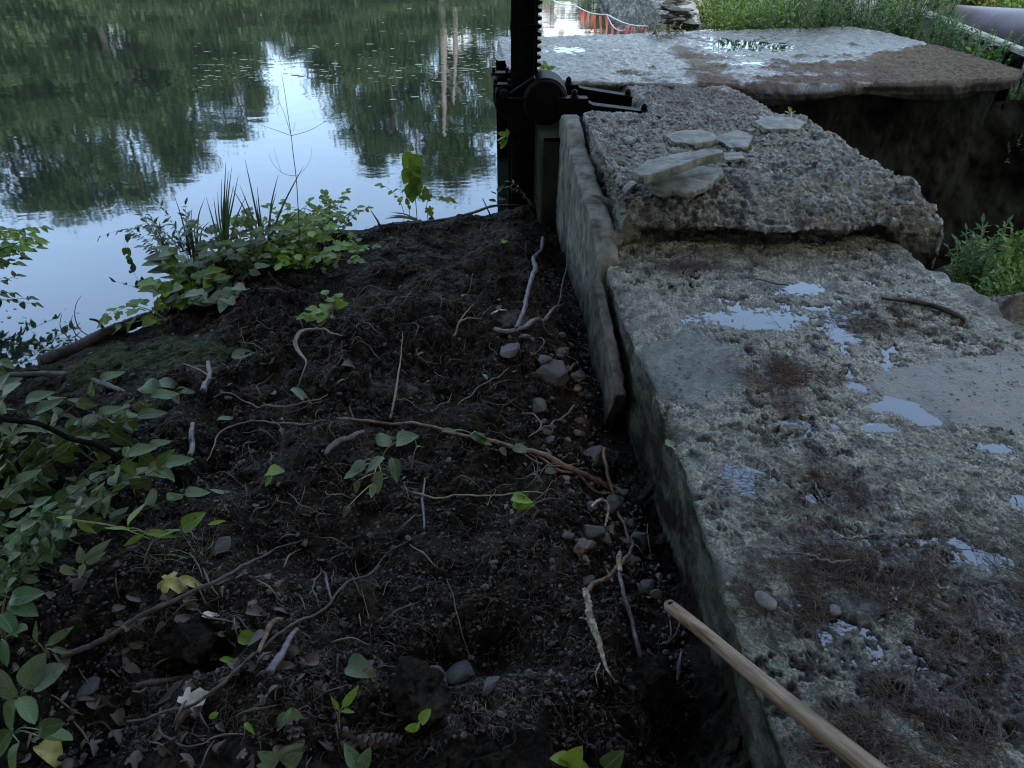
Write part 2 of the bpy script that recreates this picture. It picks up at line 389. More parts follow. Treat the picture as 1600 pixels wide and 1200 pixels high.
M['gravel'] = isl('gravel', [(.03, .028, .025), (.08, .075, .068), (.045, .037, .032), (.15, .14, .13), (.02, .02, .022), (.04, .034, .03)], .45)
M['tree_leaf'] = isl('tree_foliage', [(.03, .06, .02), (.05, .095, .03), (.022, .045, .017), (.075, .12, .04)], .6, .25, .3, scale=1, bs=0)
M['weed_leaf'] = isl('weed_foliage', [(.14, .28, .05), (.22, .38, .07), (.10, .21, .05), (.3, .45, .08)], .6, .3, .3, scale=5, bs=0)
M['weed_blue'] = isl('blue_green_weed', [(.08, .18, .07), (.14, .27, .11), (.06, .14, .06)], .6, .3, .3, scale=5, bs=0)
M['weed_yellow'] = isl('yellow_green_weed', [(.22, .29, .05), (.35, .38, .09), (.14, .22, .05), (.1, .17, .06)], .6, .3, .3, scale=5, bs=0)
M['shade_canopy_leaf'] = isl('shade_canopy_foliage', [(.02, .045, .012), (.03, .06, .02)], .7, .12, .2, scale=1, bs=0)
M['bark'] = simple('tree_bark', (.05, .04, .035), (.12, .10, .09), 8, .9, .5, .02)
M['bark_pale'] = simple('pale_bark', (.10, .09, .08), (.22, .2, .18), 3, .9, .3, .02)
M['bank'] = simple('grassy_bank', (.03, .055, .02), (.07, .11, .035), 1.2, .95, .3, .05)
M['gully'] = simple('gully_ground', (.018, .022, .012), (.05, .05, .035), 4, .95, .6, .05)
M['parge'] = simple('smooth_parged_concrete', (.03, .03, .025), (.17, .17, .145), 11, .75, .8, .008, .12, stretch=(1, 1, .6), detail=9)
M['form'] = simple('brown_stained_concrete', (.018, .016, .014), (.095, .086, .075), 12, .7, .6, .006, .12, detail=9)
M['pipe'] = simple('purple_grey_steel_pipe', (.05, .035, .045), (.12, .09, .11), 3, .42, .1, .002)
M['rope'] = simple('white_rope', (.6, .6, .6), (.8, .8, .8), 60, .7, .1)
M['flag'] = simple('orange_red_flagging', (.8, .17, .13), (.9, .26, .20), 8, .55, 0)
M['house'] = simple('white_siding', (.68, .72, .74), (.82, .84, .86), 2, .7, .05)
M['housegrey'] = simple('grey_siding', (.2, .21, .23), (.32, .33, .36), 2, .7, .05)
M['roof'] = simple('grey_shingle', (.10, .10, .11), (.2, .2, .22), 3, .9, .1)
M['pane'] = simple('dark_window', (.015, .018, .02), (.03, .035, .04), 2, .15, 0)
M['trim'] = simple('grey_brown_wood', (.16, .13, .11), (.26, .22, .19), 3, .8, 0)
M['redpaint'] = simple('red_lettering', (.45, .04, .06), (.55, .07, .10), 3, .6, 0)
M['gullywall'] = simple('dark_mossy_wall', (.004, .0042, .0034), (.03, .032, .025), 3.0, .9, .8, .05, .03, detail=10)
m, nt, b = mat('handle_wood'); v = objvec(nt)
mp = N(nt, 'ShaderNodeMapping'); mp.inputs['Scale'].default_value = (30, 30, 1.6); L(nt, v, mp.inputs[0])
f = noise_n(nt, 2.2, 8, .65, mp.outputs[0], .6); f2 = noise_n(nt, 14, 4, .6, v)
c = ramp(nt, f, [(.36, (.04, .022, .013)), (.45, (.15, .092, .058)), (.60, (.28, .195, .135))])
c = mixc(nt, ramp(nt, f2, [(.5, 0.0), (.72, .6)]), c, (.14, .075, .045))
L(nt, c, b.inputs['Base Color']); b.inputs['Roughness'].default_value = .42; bump(nt, b, f, .25, .002); M['handle'] = m
#@@PART2
# ------------------------------------------------------------------ dam: near concrete slab, block, ledge, platform
def nonuni(a, b, d0, d1):
    out = [a]; 
    while out[-1] < b:
        t = (out[-1]-a)/(b-a); out.append(out[-1]+d0+(d1-d0)*t)
    return np.array(out)
def ell(px, py, rx, ry, z=0.0):          # an ellipse seen in the photo -> centre and radii on the plane z
    c = P(px, py, z); a = P(px+rx, py, z)[0]-c[0]; t = P(px, py-ry, z)[1]-P(px, py+ry, z)[1]
    return c[0], c[1], abs(a), abs(t)/2
PUD = [(1165, 497, 110, 20), (1235, 447, 60, 13), (1160, 752, 44, 26), (1268, 776, 20, 10), (1262, 863, 18, 9), (1385, 665, 30, 10), (1450, 650, 40, 16),
       (1400, 630, 45, 10), (1335, 598, 16, 9), (1530, 870, 60, 26), (1480, 840, 45, 12), (1560, 700, 40, 12), (1320, 520, 26, 16), (1590, 780, 30, 14), (1230, 655, 25, 8)]
PUDE = [ell(*p) for p in PUD]
DARKE = [ell(1085, 575, 92, 48), ell(1115, 897, 34, 17), ell(1010, 640, 15, 30), ell(1340, 940, 60, 25)]
PATCHE = [ell(1530, 600, 150, 46), ell(1620, 615, 120, 40)]
MUDE = [ell(*p) for p in [(1230, 640, 28, 80), (1300, 780, 130, 30), (1240, 585, 50, 10), (1365, 500, 55, 16), (1450, 860, 190, 45), (1560, 960, 120, 60), (1330, 905, 70, 28), (1240, 950, 60, 20), (1420, 1080, 90, 60), (1560, 1100, 120, 90), (1080, 418, 90, 6), (1350, 1180, 80, 40)]]
def slab_masks(x, y):
    n = fbm(x, y, f=9, o=4, s=60); n2 = fbm(x, y, f=30, o=3, s=64)
    mud = sum(1.0*gauss(x, y, a, b_, c*1.0, d*1.0) for a, b_, c, d in MUDE)
    mud = sstep(.35, .85, mud+.38*n+.2*n2) 
    dark = sstep(.40, .55, sum(gauss(x, y, a, b_, c*1.15, d*1.15) for a, b_, c, d in DARKE)+.16*n+.05*n2)
    patch = sstep(.40, .47, sum(gauss(x, y, a, b_, c*1.15, d*1.05, .15) for a, b_, c, d in PATCHE)+.14*fbm(x, y, f=4, o=4, s=67)+.03*n2)
    pud = np.clip(sum(gauss(x, y, a, b_, c*.9, d*.9) for a, b_, c, d in PUDE), 0, 1.2)
    return mud, dark, patch, pud
def slab_h(x, y):
    mud, dark, patch, pud = slab_masks(x, y)
    h = .010*fbm(x, y, f=4, o=3, s=5)
    r = fbm(x, y, f=26, o=4, s=9, g=.62)
    pit = -np.clip(r-.05, 0, 1)*.024+.004*r
    fine = .0035*fbm(x, y, f=75, o=3, s=15, g=.7)
    worn = .30+.70*sstep(-.35, .35, fbm(x, y, f=3.2, o=3, s=73))
    h = h+(pit*worn+fine)*(1-.75*dark)*(1-.93*patch)+dark*.007*(1+fbm(x, y, f=14, o=2, s=31)*.6)-patch*.004
    h = h-.017*pud
    h = h+mud*(.004+.006*np.abs(fbm(x, y, f=60, o=2, s=33)))
    u, v_ = xy2uv(x, y)
    h = h-.030*np.exp(-((u-.562)/.035)**2)*sstep(-.5, .9, fbm(u*0, v_, f=3, o=3, s=71))    # worn left arris
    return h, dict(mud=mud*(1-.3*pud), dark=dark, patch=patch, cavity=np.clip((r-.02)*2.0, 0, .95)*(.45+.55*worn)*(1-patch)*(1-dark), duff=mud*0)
def swept(name, prof_uz, vs, uleft, uright_shift, m, disp, top_fn=None, parent=None):
    pass
vs = nonuni(-.6, 3.45, .0026, .0075)
# profile: down the left face, over the arris, across the top, down the right face
topu = np.linspace(.578, 1.925, 570)
arc = [(.562+.016*(1-math.cos(a)), -.016+.016*math.sin(a)) for a in np.linspace(0, math.pi/2, 9)[:-1]]
left = [(.562, z) for z in np.linspace(-.75, -.018, 130)]
right = [(1.925+.06*math.sin(a), -.06+.06*math.cos(a)) for a in np.linspace(0, math.pi/2, 14)[1:]]+[(1.985, z) for z in np.linspace(-.07, -1.6, 60)]
prof = np.array(left+arc+[(u, 0) for u in topu]+right)
U = np.broadcast_to(prof[:, 0], (len(vs), len(prof))).copy(); Z = np.broadcast_to(prof[:, 1], U.shape).copy(); V_ = np.broadcast_to(vs[:, None], U.shape)
# the right edge wanders
wl = .012*fbm(V_*0+3, V_, f=4, o=4, s=41); wr = .05*fbm(V_*0+8, V_, f=2.2, o=4, s=44)-.05*sstep(2.2, 3.2, V_)+.05*sstep(2.1, 1.2, V_)
k = sstep(.62, 1.98, U); U += wl*(1-k)+wr*k
X, Y = uv2xy(U, V_)
istop = sstep(-.02, -.002, Z)
hh, at = slab_h(X, Y)
G = np.stack([X, Y, Z], -1)
nrm = gnormals(G); 
if nrm[len(vs)//2, 300, 2] < 0: nrm = -nrm
side = (.006*fbm(Y, Z, X, f=7, o=4, s=81)+.004*fbm(Y, Z, X, f=38, o=3, s=85))*(1-istop)
rgt = (k > .9)*(1-istop)*(.05*fbm(Y, Z, f=4, o=4, s=91)); side = side+rgt
G = G+nrm*side[..., None]; G[..., 2] += hh*istop
for q in at: at[q] = at[q]*istop
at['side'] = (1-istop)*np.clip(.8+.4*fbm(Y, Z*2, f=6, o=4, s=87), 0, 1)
at['pud'] = sstep(.12, .6, slab_masks(X, Y)[3]+.25*fbm(X, Y, f=13, o=4, s=89))*istop
mb = MB(); mb.add(G.reshape(-1, 3), gridF(len(vs), len(prof))[:, ::-1])
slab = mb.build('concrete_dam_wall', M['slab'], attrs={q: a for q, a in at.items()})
tag(slab, 'wet pitted grey concrete slab in the right foreground, its top dotted with puddles', 'concrete wall')
# puddles: level water that fills the hollows of the slab
for i, (cx, cy, rx, ry) in enumerate(PUDE):
    a = np.linspace(0, 2*np.pi, 40, endpoint=False)
    hc = slab_h(np.array([cx]), np.array([cy]))[0][0]
    r_ = 1.15*(1+.12*np.sin(3*a+i))
    Vp = np.stack([cx+rx*r_*np.cos(a), cy+ry*r_*np.sin(a), 0*a], 1)
    rim = slab_h(cx+rx*.62*np.cos(a), cy+ry*.62*np.sin(a))[0]
    lev = min(np.median(rim), hc+.014)
    Vp[:, 2] = lev
    Vp = np.vstack([Vp, [[cx, cy, lev]]])
    mb = MB(); mb.add(Vp, [[40, j, (j+1) % 40] for j in range(40)])
    tag(mb.build('puddle_water', M['puddle']), kind='structure')

a_ = [uv2xy(u, v) for u, v in [(.74, .9), (1.9, .9), (1.9, 2.8), (.80, 2.8)]]
mb = MB(); mb.add([[*p, -.0165] for p in a_], [[0, 1, 2, 3]]); tag(mb.build('puddle_water', M['puddle']), kind='structure')
def closed_sweep(profile_fn, s_vals, ncap=14):
    """rings of equal length -> closed body with displaced end caps"""
    rings = [profile_fn(s) for s in s_vals]
    c0 = rings[0].mean(0); c1 = rings[-1].mean(0)
    pre = [c0+(rings[0]-c0)*t for t in np.linspace(.02, 1, ncap, endpoint=False)]
    post = [c1+(rings[-1]-c1)*t for t in np.linspace(1, .02, ncap+1)[1:]]
    return np.array(pre+rings+post)
# --- the eroded block lying on the slab (profile along v, swept along u)
def block_profile(u):
    t = (u-.64)/(1.95-.64)
    fr = 3.02-.05*math.sin(t*3.1)+.03*math.sin(t*9)+.015*math.sin(t*23)          # front line
    if t > .86: fr -= .05*((t-.86)/.14)**1.2
    top = .235-.035*t
    und = .32*min(1, max(0, (t-.06)/.1))*(1 if t < .9 else max(0, 1-(t-.9)/.06))
    pts = [(4.47, -.9), (4.47, .16), (4.43, top-.01), (4.38, top), (3.50, top-.005), (3.27, top-.015), (3.12, top-.05), (fr+.015, top-.10), (fr, .105), (fr+.03, .078+.012*math.sin(t*17)), (fr+.03+und, .070), (fr+.06+und, .0), (fr+.08+und, -.06)]
    if t > .87: pts = pts[:-6]+[(fr+.005, top-.11), (fr-.02, .05), (fr-.02, -.1), (fr+.02, -.35), (fr+.06, -.9)]
    else: pts = pts+[(fr+.2+und, -.3), (fr+.2+und, -.9)]
    p = np.array(pts); 
    seg = [(0, 3, 60), (3, 8, 420), (8, len(p)-1, 110)]
    out = np.concatenate([resample(p[a:b_+1], n)[:-1] for a, b_, n in seg]+[p[-1:]])
    x, y = uv2xy(u+.13*max(t, 0)**2*np.clip((4.0-out[:, 0])/.9, 0, 1), out[:, 0]); return np.stack([x, y, out[:, 1]], 1)
us = np.linspace(.64, 1.95, 400)
G = closed_sweep(block_profile, us, 22)
# round the ends slightly by pulling the end rings in
def rough_block(G, amp=1.0, s=0):
    n = gnormals(G); n = n*np.sign((n*(G-G.reshape(-1, 3).mean(0))).sum(-1, keepdims=True).mean()+1e-9)
    x, y, z = G[..., 0], G[..., 1], G[..., 2]
    d = .022*fbm(x, y, z, f=3.5, o=2, s=101+s)
    r = fbm(x, y, z, f=15, o=4, s=111+s, g=.62); d = d+.018*r-.040*np.clip(r-.05, 0, 1)
    d = d+.010*fbm(x, y, z, f=48, o=2, s=121+s, g=.7)
    return G+n*(d*amp)[..., None], r
G2, r = rough_block(G)
x, y = G2[..., 0], G2[..., 1]
u_, v_ = xy2uv(x, y)
mudm = sstep(.5, 1.0, 1.1*gauss(u_, v_, 1.25, 4.45, .6, .4)+.4*fbm(x, y, f=8, o=3, s=7))
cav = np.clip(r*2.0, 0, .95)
mb = MB(); mb.add(G2.reshape(-1, 3), gridF(G2.shape[0], G2.shape[1]))
blk = mb.build('eroded_concrete_block', M['block'], attrs=dict(mud=mudm*.85, duff=mudm*.55, cavity=cav, side=.8*sstep(.03, -.06, G2[..., 2])))  # side paints shading into the colour of the block's low parts
tag(blk, 'thick rough block of crumbling concrete with an undercut front edge, lying behind the smoother slab', 'concrete block')
def block_top(x, y):
    u, v = xy2uv(x, y); return .235-.035*(u-.64)/1.31
# --- smooth parged face on the pond side of the block (leaning slab with a rounded head)
def slab_piece(name, pts_vz, u0, u1, m, label, cat, tilt=0.0, rough=.006, seed=0, nn=60):
    # outline in (v,z) extruded from u0 to u1, displaced
    o = resample(np.vstack([pts_vz, pts_vz[:1]]), 260)[:-1]; c = o.mean(0)
    ring = [];
    for k_ in np.linspace(0.02, 1, nn): ring.append((c+(o-c)*k_, u0))
    ring[-1] = (c+(o-c)*.99, u0)
    for k_ in np.linspace(0, 1, 8)[1:-1]: ring.append((o, u0+(u1-u0)*k_))
    for k_ in np.linspace(.985, .02, nn): ring.append((c+(o-c)*k_, u1))
    G = []
    for oo, u in ring:
        uu = u+tilt*(oo[:, 1]); x, y = uv2xy(uu, oo[:, 0]); G.append(np.stack([x, y, oo[:, 1]], 1))
    G = np.array(G); x, y, z = G[..., 0], G[..., 1], G[..., 2]
    d = rough*fbm(x, y, z, f=5, o=5, s=seed)+.0035*fbm(x, y, z, f=35, o=3, s=seed+3)-.012*np.clip(fbm(x, y, z, f=14, o=3, s=seed+5)-.55, 0, 1)
    G[..., 0] += d*NU[0]; G[..., 1] += d*NU[1]+.5*rough*fbm(x, y, z, f=12, o=3, s=seed+9)*0
    mb = MB(); mb.add(G.reshape(-1, 3), gridF(G.shape[0], G.shape[1], True))
    return tag(mb.build(name, m, origin=G.reshape(-1, 3).mean(0)*0), label, cat)
slab_piece('parged_facing', np.array([(4.50, -.8), (4.50, .14), (4.44, .215), (4.30, .235), (4.12, .22), (4.0, .16), (3.6, .15), (3.1, .10), (2.88, .02), (2.83, -.08), (2.80, -.4), (2.82, -.8)]), .515, .612, M['parge'],
           'smooth pale concrete facing with a mossy rounded top against the rough block', 'concrete facing', rough=.009, seed=301)
slab_piece('lower_facing', np.array([(2.80, -.75), (2.80, -.03), (2.62, -.045), (2.40, -.08), (2.12, -.15), (2.18, -.26), (2.26, -.40), (2.27, -.75)]), .484, .524, M['form'],
           'brown stained facing slab on the dam wall, its near end cut at a slant', 'concrete facing', tilt=.0, rough=.007, seed=331)
# wedge of broken mortar in the crack between facing and block
for k_, (u0_, v0_, z0_, s_, sz) in enumerate([(.628, 3.30, .06, 5, (.045, .34, .17)), (.650, 3.08, .03, 6, (.05, .17, .10)), (.60, 2.92, -.02, 8, (.05, .16, .10))]):
    V, F = stoneV(sz, 500+s_, 4, 12, .10); a = uv2xy(u0_, v0_)
    mb = MB(); mb.add(V, F)
    o = mb.build('mortar_fragment', M['parge']); o.location = (*a, z0_)
    tag(o, ['long grey mortar sliver wedged in the crack by the facing', 'smaller mortar lump right of the long sliver in the crack', 'mortar lump where the facing ends above the slab'][k_], 'mortar fragment', 'mortar fragments in the crack')
# --- muddy ledge between block and platform
def ledge_profile(v):
    t = (v-4.3)/1.2; uL = 1.00+.10*math.sin(t*4)*0.5; uR = 1.86+.06*math.sin(t*5)
    top = .17+.03*t
    p = np.array([(uL-.02, -.9), (uL, .08), (uL+.06, top-.01), (uL+.12, top), (uR-.12, top), (uR, top-.05), (uR+.03, -.1), (uR, -1.6)])
    o = np.concatenate([resample(p[0:3], 40)[:-1], resample(p[2:6], 200)[:-1], resample(p[5:], 50)])
    x, y = uv2xy(o[:, 0], np.full(len(o), v)); return np.stack([x, y, o[:, 1]], 1)
G = closed_sweep(ledge_profile, np.linspace(4.42, 5.62, 200), 10); G2, r = rough_block(G[:, ::1], .75, 7)
x, y = G2[..., 0], G2[..., 1]; mm = sstep(-.6, .4, fbm(x, y, f=5, o=4, s=27)+.2)
mb = MB(); mb.add(G2.reshape(-1, 3), gridF(G2.shape[0], G2.shape[1]))
tag(mb.build('muddy_ledge', M['block'], attrs=dict(mud=mm*.6, duff=mm*.6, cavity=np.clip(r, 0, .7))), 'brown muddy concrete ledge joining the rough block to the far platform', 'concrete ledge')
# --- far platform
PZ = .2
near = np.array([P(*p, PZ) for p in [(797, 121), (850, 124), (920, 127), (1000, 130), (1100, 131), (1185, 133), (1300, 132), (1400, 130), (1500, 126), (1560, 124), (1592, 120)]])
far = np.array([P(*p, PZ) for p in [(778, 58), (860, 56), (950, 54), (1030, 50), (1110, 47), (1200, 45), (1330, 41), (1400, 54), (1450, 67), (1520, 88), (1594, 110)]])
nn_, ff = resample(near, 340), resample(far, 340)
tn = np.linspace(0, 1, 340)
def plat_ring(i):
    a, b_ = nn_[i], ff[i]; d = (b_-a); Ld = np.linalg.norm(d[:2])+1e-9; d = d/Ld; n_in = np.array([0, 1, 0])*1.0
    th = .10+.03*math.sin(i*.05)
    seg_top = [b_+(a-b_)*t for t in np.linspace(0, 1, 190)]
    top = np.array(seg_top)
    lowf = np.array([b_+np.array([0, 0, z]) for z in np.linspace(-1.9, -.01, 30)])
    setb = .03 if i < 150 else .03+.13*min(1, (i-150)/60)
    edge = np.array([a+np.array([0, -.012, -.02]), a+np.array([0, -.015, -th]), a+np.array([0, setb, -th-.03])])
    edge = resample(edge, 24)
    down = np.array([a+np.array([0, setb+.02, z]) for z in np.linspace(-th-.05, -2.2, 110)])
    return np.vstack([lowf, top, edge, down])
G = np.array([plat_ring(i) for i in range(340)])
c0, c1 = G[0].mean(0), G[-1].mean(0)
capL = [np.column_stack([G[0][:, 0], c0[1]+(G[0][:, 1]-c0[1])*t, G[0][:, 2]]) for t in np.linspace(.01, 1, 12, endpoint=False)]
capR = [np.column_stack([G[-1][:, 0]+.0, G[-1][:, 1], G[-1][:, 2]])]
G = np.array(capL+list(G)+capR)
x, y, z = G[..., 0], G[..., 1], G[..., 2]
top = sstep(PZ-.05, PZ-.005, z)
duffm = gauss(x, y, 2.6, 5.75, 1.1, .35, .0)+gauss(x, y, 3.6, 5.8, .9, .75)+gauss(x, y, 3.3, 6.2, .5, .3)+.9*gauss(x, y, 1.35, 5.6, .55, .5, .3)*0+.45*gauss(x, y, 1.42, 6.2, .18, .9)+.7*sstep(5.55, 5.42, y)*sstep(.7, 1.4, x)
duff = sstep(.42, .72, duffm+.42*fbm(x, y, f=5, o=5, s=201, g=.6)-.1)*top
pudm = gauss(x, y, *P(1165, 70, PZ)[:2], .42, .30)+.8*gauss(x, y, *P(1180, 98, PZ)[:2], .2, .06)+.6*gauss(x, y, *P(880, 78, PZ)[:2], .18, .1)
hh = .004*fbm(x, y, f=4, o=3, s=211)+.0045*fbm(x, y, f=22, o=4, s=217, g=.65)-.012*np.clip(pudm, 0, 1)+duff*.012*np.abs(fbm(x, y, f=25, o=3, s=231))+duff*.003
G[..., 2] += hh*top
nside = (.022*fbm(x, z, f=2.4, o=5, s=241)+.01*fbm(x, z, f=14, o=4, s=243))*(1-top)*(y < 6.5)
G[..., 1] += nside*1.6-.0*top
G[..., 1] += top*(y < 5.6)*.0
mb = MB(); mb.add(G.reshape(-1, 3), gridF(G.shape[0], G.shape[1]))
ismat = MB
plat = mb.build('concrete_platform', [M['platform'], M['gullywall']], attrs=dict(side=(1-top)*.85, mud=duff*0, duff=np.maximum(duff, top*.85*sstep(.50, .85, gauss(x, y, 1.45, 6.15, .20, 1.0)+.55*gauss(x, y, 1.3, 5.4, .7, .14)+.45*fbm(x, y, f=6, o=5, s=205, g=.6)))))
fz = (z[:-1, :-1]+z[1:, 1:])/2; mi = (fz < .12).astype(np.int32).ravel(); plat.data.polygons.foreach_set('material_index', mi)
tag(plat, 'broad wet concrete platform with rust-brown duff on its right side, overhanging a dark gully', 'concrete platform')
for (px, py, rx, ry, dz) in [(1165, 70, 75, 22, -.0085), (1180, 98, 40, 8, -.007), (880, 78, 26, 6, -.006)]:
    cx, cy, ex, ey = ell(px, py, rx, ry, PZ); a = np.linspace(0, 2*np.pi, 40, endpoint=False)
    Vp = np.stack([cx+1.3*ex*np.cos(a), cy+1.3*ey*np.sin(a), PZ+dz+.002+0*a], 1); Vp = np.vstack([Vp, [[cx, cy, PZ+dz+.002]]])
    mb = MB(); mb.add(Vp, [[40, j, (j+1) % 40] for j in range(40)]); tag(mb.build('puddle_water', M['puddle']), kind='structure')
# retaining wall piece seen behind gate (left end of platform is the gate well cheek)

# ------------------------------------------------------------------ soil bank
SH = np.array([P(x_, y_, WATER)[:2] for x_, y_ in [(-300, 640), (0, 590), (60, 572), (130, 545), (210, 512), (250, 478), (275, 440), (330, 400), (440, 372), (560, 352), (690, 347), (770, 333), (820, 322), (870, 318)]])
def shore_dist(x, y):
    best = np.full(np.shape(x), 1e9); sg = np.zeros(np.shape(x))
    for a, b_ in zip(SH[:-1], SH[1:]):
        d = b_-a; t = np.clip(((x-a[0])*d[0]+(y-a[1])*d[1])/(d@d), 0, 1)
        dx, dy = x-(a[0]+t*d[0]), y-(a[1]+t*d[1]); dist = np.hypot(dx, dy); cr = d[0]*(y-a[1])-d[1]*(x-a[0])
        m_ = dist < best; best = np.where(m_, dist, best); sg = np.where(m_, np.sign(-cr), sg)
    return best*sg
def soil_h(x, y, detail=2):
    x = np.asarray(x, float); y = np.asarray(y, float)
    d = shore_dist(x, y)+.06*fbm(x, y, f=4, o=3, s=401)
    u, v = xy2uv(x, y)
    z = np.where(d > 0, -.548+.36*(1-np.exp(-np.clip(d, 0, 9)/.95)), -.548+.5*np.clip(d, -1, 0))
    wallz = np.interp(v, [0, .7, 1.1, 1.7, 2.3, 3.0, 4.2, 4.8], [-.22, -.25, -.22, -.30, -.40, -.44, -.45, -.50])
    k_ = np.exp(-(np.clip(.56-u, 0, 9)/.22)**2)*(d > -.1)
    z = z*(1-k_)+wallz*k_
    amp = np.clip(d*2+.15, 0.02, 1)
    z = z+.045*gauss(x, y, *P(500, 560, -.3)[:2], .35)*amp+.05*gauss(x, y, *P(640, 500, -.35)[:2], .25)
    z = z-.13*gauss(x, y, *P(740, 1010, -.2)[:2], .17, .08)-.09*gauss(x, y, *P(310, 1020, -.2)[:2], .09, .05)-.14*gauss(x, y, *P(1060, 1110, -.25)[:2], .08, .14)-.06*gauss(x, y, *P(430, 880, -.25)[:2], .25, .08)+.05*gauss(x, y, *P(640, 1090, -.25)[:2], .12, .03)
    z = z+amp*(.05*fbm(x, y, f=3.2, o=2, s=411)+.026*fbm(x, y, f=9, o=2, s=415))
    if detail:
        r_ = 1-np.abs(fbm(x, y, f=22, o=3, s=421)); q = fbm(x, y, f=60, o=3, s=431, g=.65)
        r2 = 1-np.abs(fbm(x, y, f=9, o=3, s=461)); rg_ = .35+.65*sstep(-.4, .5, fbm(x, y, f=2.6, o=2, s=463)); z = z+amp*rg_*(.021*(r_-.6)+.012*q+.016*(r2-.6))
    return z
ys = nonuni(.15, 5.3, .0032, .0085); xs = np.arange(-3.3, .60, .0045)
Xs, Ys = np.meshgrid(xs, ys); uu, vv = xy2uv(Xs, Ys)
Zs = soil_h(Xs, Ys)
G = np.stack([Xs+.012*fbm(Xs, Ys, f=30, o=2, s=441), Ys+.012*fbm(Xs, Ys, f=30, o=2, s=447), Zs], -1)
clay = sstep(.45, .9, .9*gauss(Xs, Ys, *P(620, 650, -.35)[:2], .16, .1)+.9*gauss(Xs, Ys, *P(820, 545, -.4)[:2], .15, .12)+.7*gauss(Xs, Ys, *P(930, 690, -.4)[:2], .1, .15)+.5*gauss(Xs, Ys, *P(280, 600, -.4)[:2], .3, .2)+.4*fbm(Xs, Ys, f=7, o=4, s=451))
moss = sstep(.5, .9, gauss(Xs, Ys, *P(220, 590, -.5)[:2], .45, .2)+.4*fbm(Xs, Ys, f=9, o=4, s=457)+.15)
mb = MB(); mb.add(G.reshape(-1, 3), gridF(*G.shape[:2]))
tag(mb.build('soil_ground', M['soil'], attrs=dict(clay=clay, moss=moss)), kind='structure')
def hit_soil(px, py, off=0.0):
    d = ray(px, py); t = np.linspace(.8, 7, 1500); z = H+d[2]*t; s = np.maximum(soil_h(d[0]*t, d[1]*t, 1), WATER)+off
    i = np.argmax(z < s); t_ = t[i]; p = d*t_; return np.array([p[0], p[1], max(float(soil_h(p[0], p[1], 1)), WATER)+off])
def soil_line(pts, n, r, lift=None, seed=0, wob=.0):
    q = np.array([hit_soil(*p) for p in pts]); q = smooth_line(q, n)
    q[:, 2] = np.maximum(q[:, 2], soil_h(q[:, 0], q[:, 1], 1)+r*.5) if lift is None else soil_h(q[:, 0], q[:, 1], 1)+r*.5+np.asarray(lift)
    kz = np.r_[np.full(4, q[0, 2]), q[:, 2], np.full(4, q[-1, 2])]; q[:, 2] = np.convolve(kz, np.ones(9)/9, 'valid')+.002
    if wob:
        ln = np.r_[0, np.cumsum(np.linalg.norm(np.diff(q, axis=0), axis=1))]; t = ln*24; q[:, 0] += wob*noise(t, t*0+seed, s=3); q[:, 1] += wob*noise(t, t*0+seed+9, s=5); q[:, 2] += wob*np.abs(noise(t, t*0+seed+19, s=6))
    return q

# ------------------------------------------------------------------ water, terrain
def poly_obj(name, pts, z, m):
    mb = MB(); V = [[*p, z] for p in pts]; mb.add(V, [list(range(len(V)))]); o = mb.build(name, m, smooth=False); return o
pr = [uv2xy(.60, v)[:2] for v in (-1, 4.5)]
wpoly = [(-160, -10), (-3.0, -10), (-3.0, -2), (.62, -2), (.45, 5.2), (.9, 5.9), (1.2, 6.6), (1.35, 8), (2.5, 9.5), (3.2, 14), (14, 30), (40, 60), (60, 150), (-160, 150)]
tag(poly_obj('pond_water', wpoly, WATER, M['water']), kind='structure')
# ground sheet out to the horizon, with the pond basin, the downstream gully and the hill beyond the pond
def shore_far(x):      # distance (y) of the far shore
    return 33+.02*(x+5)**2*.3+2*np.sin(x*.15)
def ground_h(x, y):
    sf = shore_far(np.clip(x, -60, 60)); z = np.where(y > sf, WATER+.15+np.clip(y-sf, 0, 6)*.12+np.clip(y-sf-6, 0, 200)*.175, -1.6)
    rightb = 2.3+np.clip((y-9), 0, 60)*.32
    r_ = sstep(-.2, .5, x-rightb)*(y > 7.0)
    z = np.where((y <= sf) & (x > rightb-.3), -1.6*(1-r_)+(.0+.02*(y-8)+.03*np.clip(x-rightb-2, 0, 60))*r_, z)
    z = np.where((x > 3.6) & (y > 6.5) & (y < 30), (z*(1-sstep(3.6, 4.2, x))+sstep(3.6, 4.2, x)*(-.85+.45*sstep(5.5, 6.4, x)+.07*np.clip(x-6.4, 0, 30))), z)
    z = z+.0
    # gully on the downstream side of the dam
    g_ = (x > 1.6) & (y < 7.6) & ~((x > 3.6) & (y > 6.5)) ; gz = -1.55+.10*np.clip(x-3, 0, 30)+.0*y
    gz = gz+.95*sstep(3.3, 1.7, y)*1.0+1.2*sstep(3.9, 5.4, x)*sstep(5, 6.3, y)
    z = np.where(g_, np.where(y > 7.0, gz*(1-sstep(7.0, 8.2, y))+(.02*(y-8))*sstep(7.0, 8.2, y), gz), z)
    z = z+.5*sstep(2.6, 3.2, x)*sstep(3.1, 3.7, y)*(1-sstep(4.9, 5.4, y))*(x < 9)
    left = sstep(-16, -22, x); z = np.where((y <= sf) & (left > 0), -1.6*(1-left)+left*.5, z)
    z = np.where((y < 0) & (x < 1.7), -.75+0*x+sstep(-1, -5, y)*.6, z)
    return z
gx = np.concatenate([-np.geomspace(6, 900, 40)[::-1], np.arange(-5.8, 9, .12), np.geomspace(9.1, 900, 50)])
gy = np.concatenate([-np.geomspace(1, 900, 24)[::-1], np.arange(-.8, 14, .12), np.arange(14.2, 60, .8), np.geomspace(61, 1200, 40)])
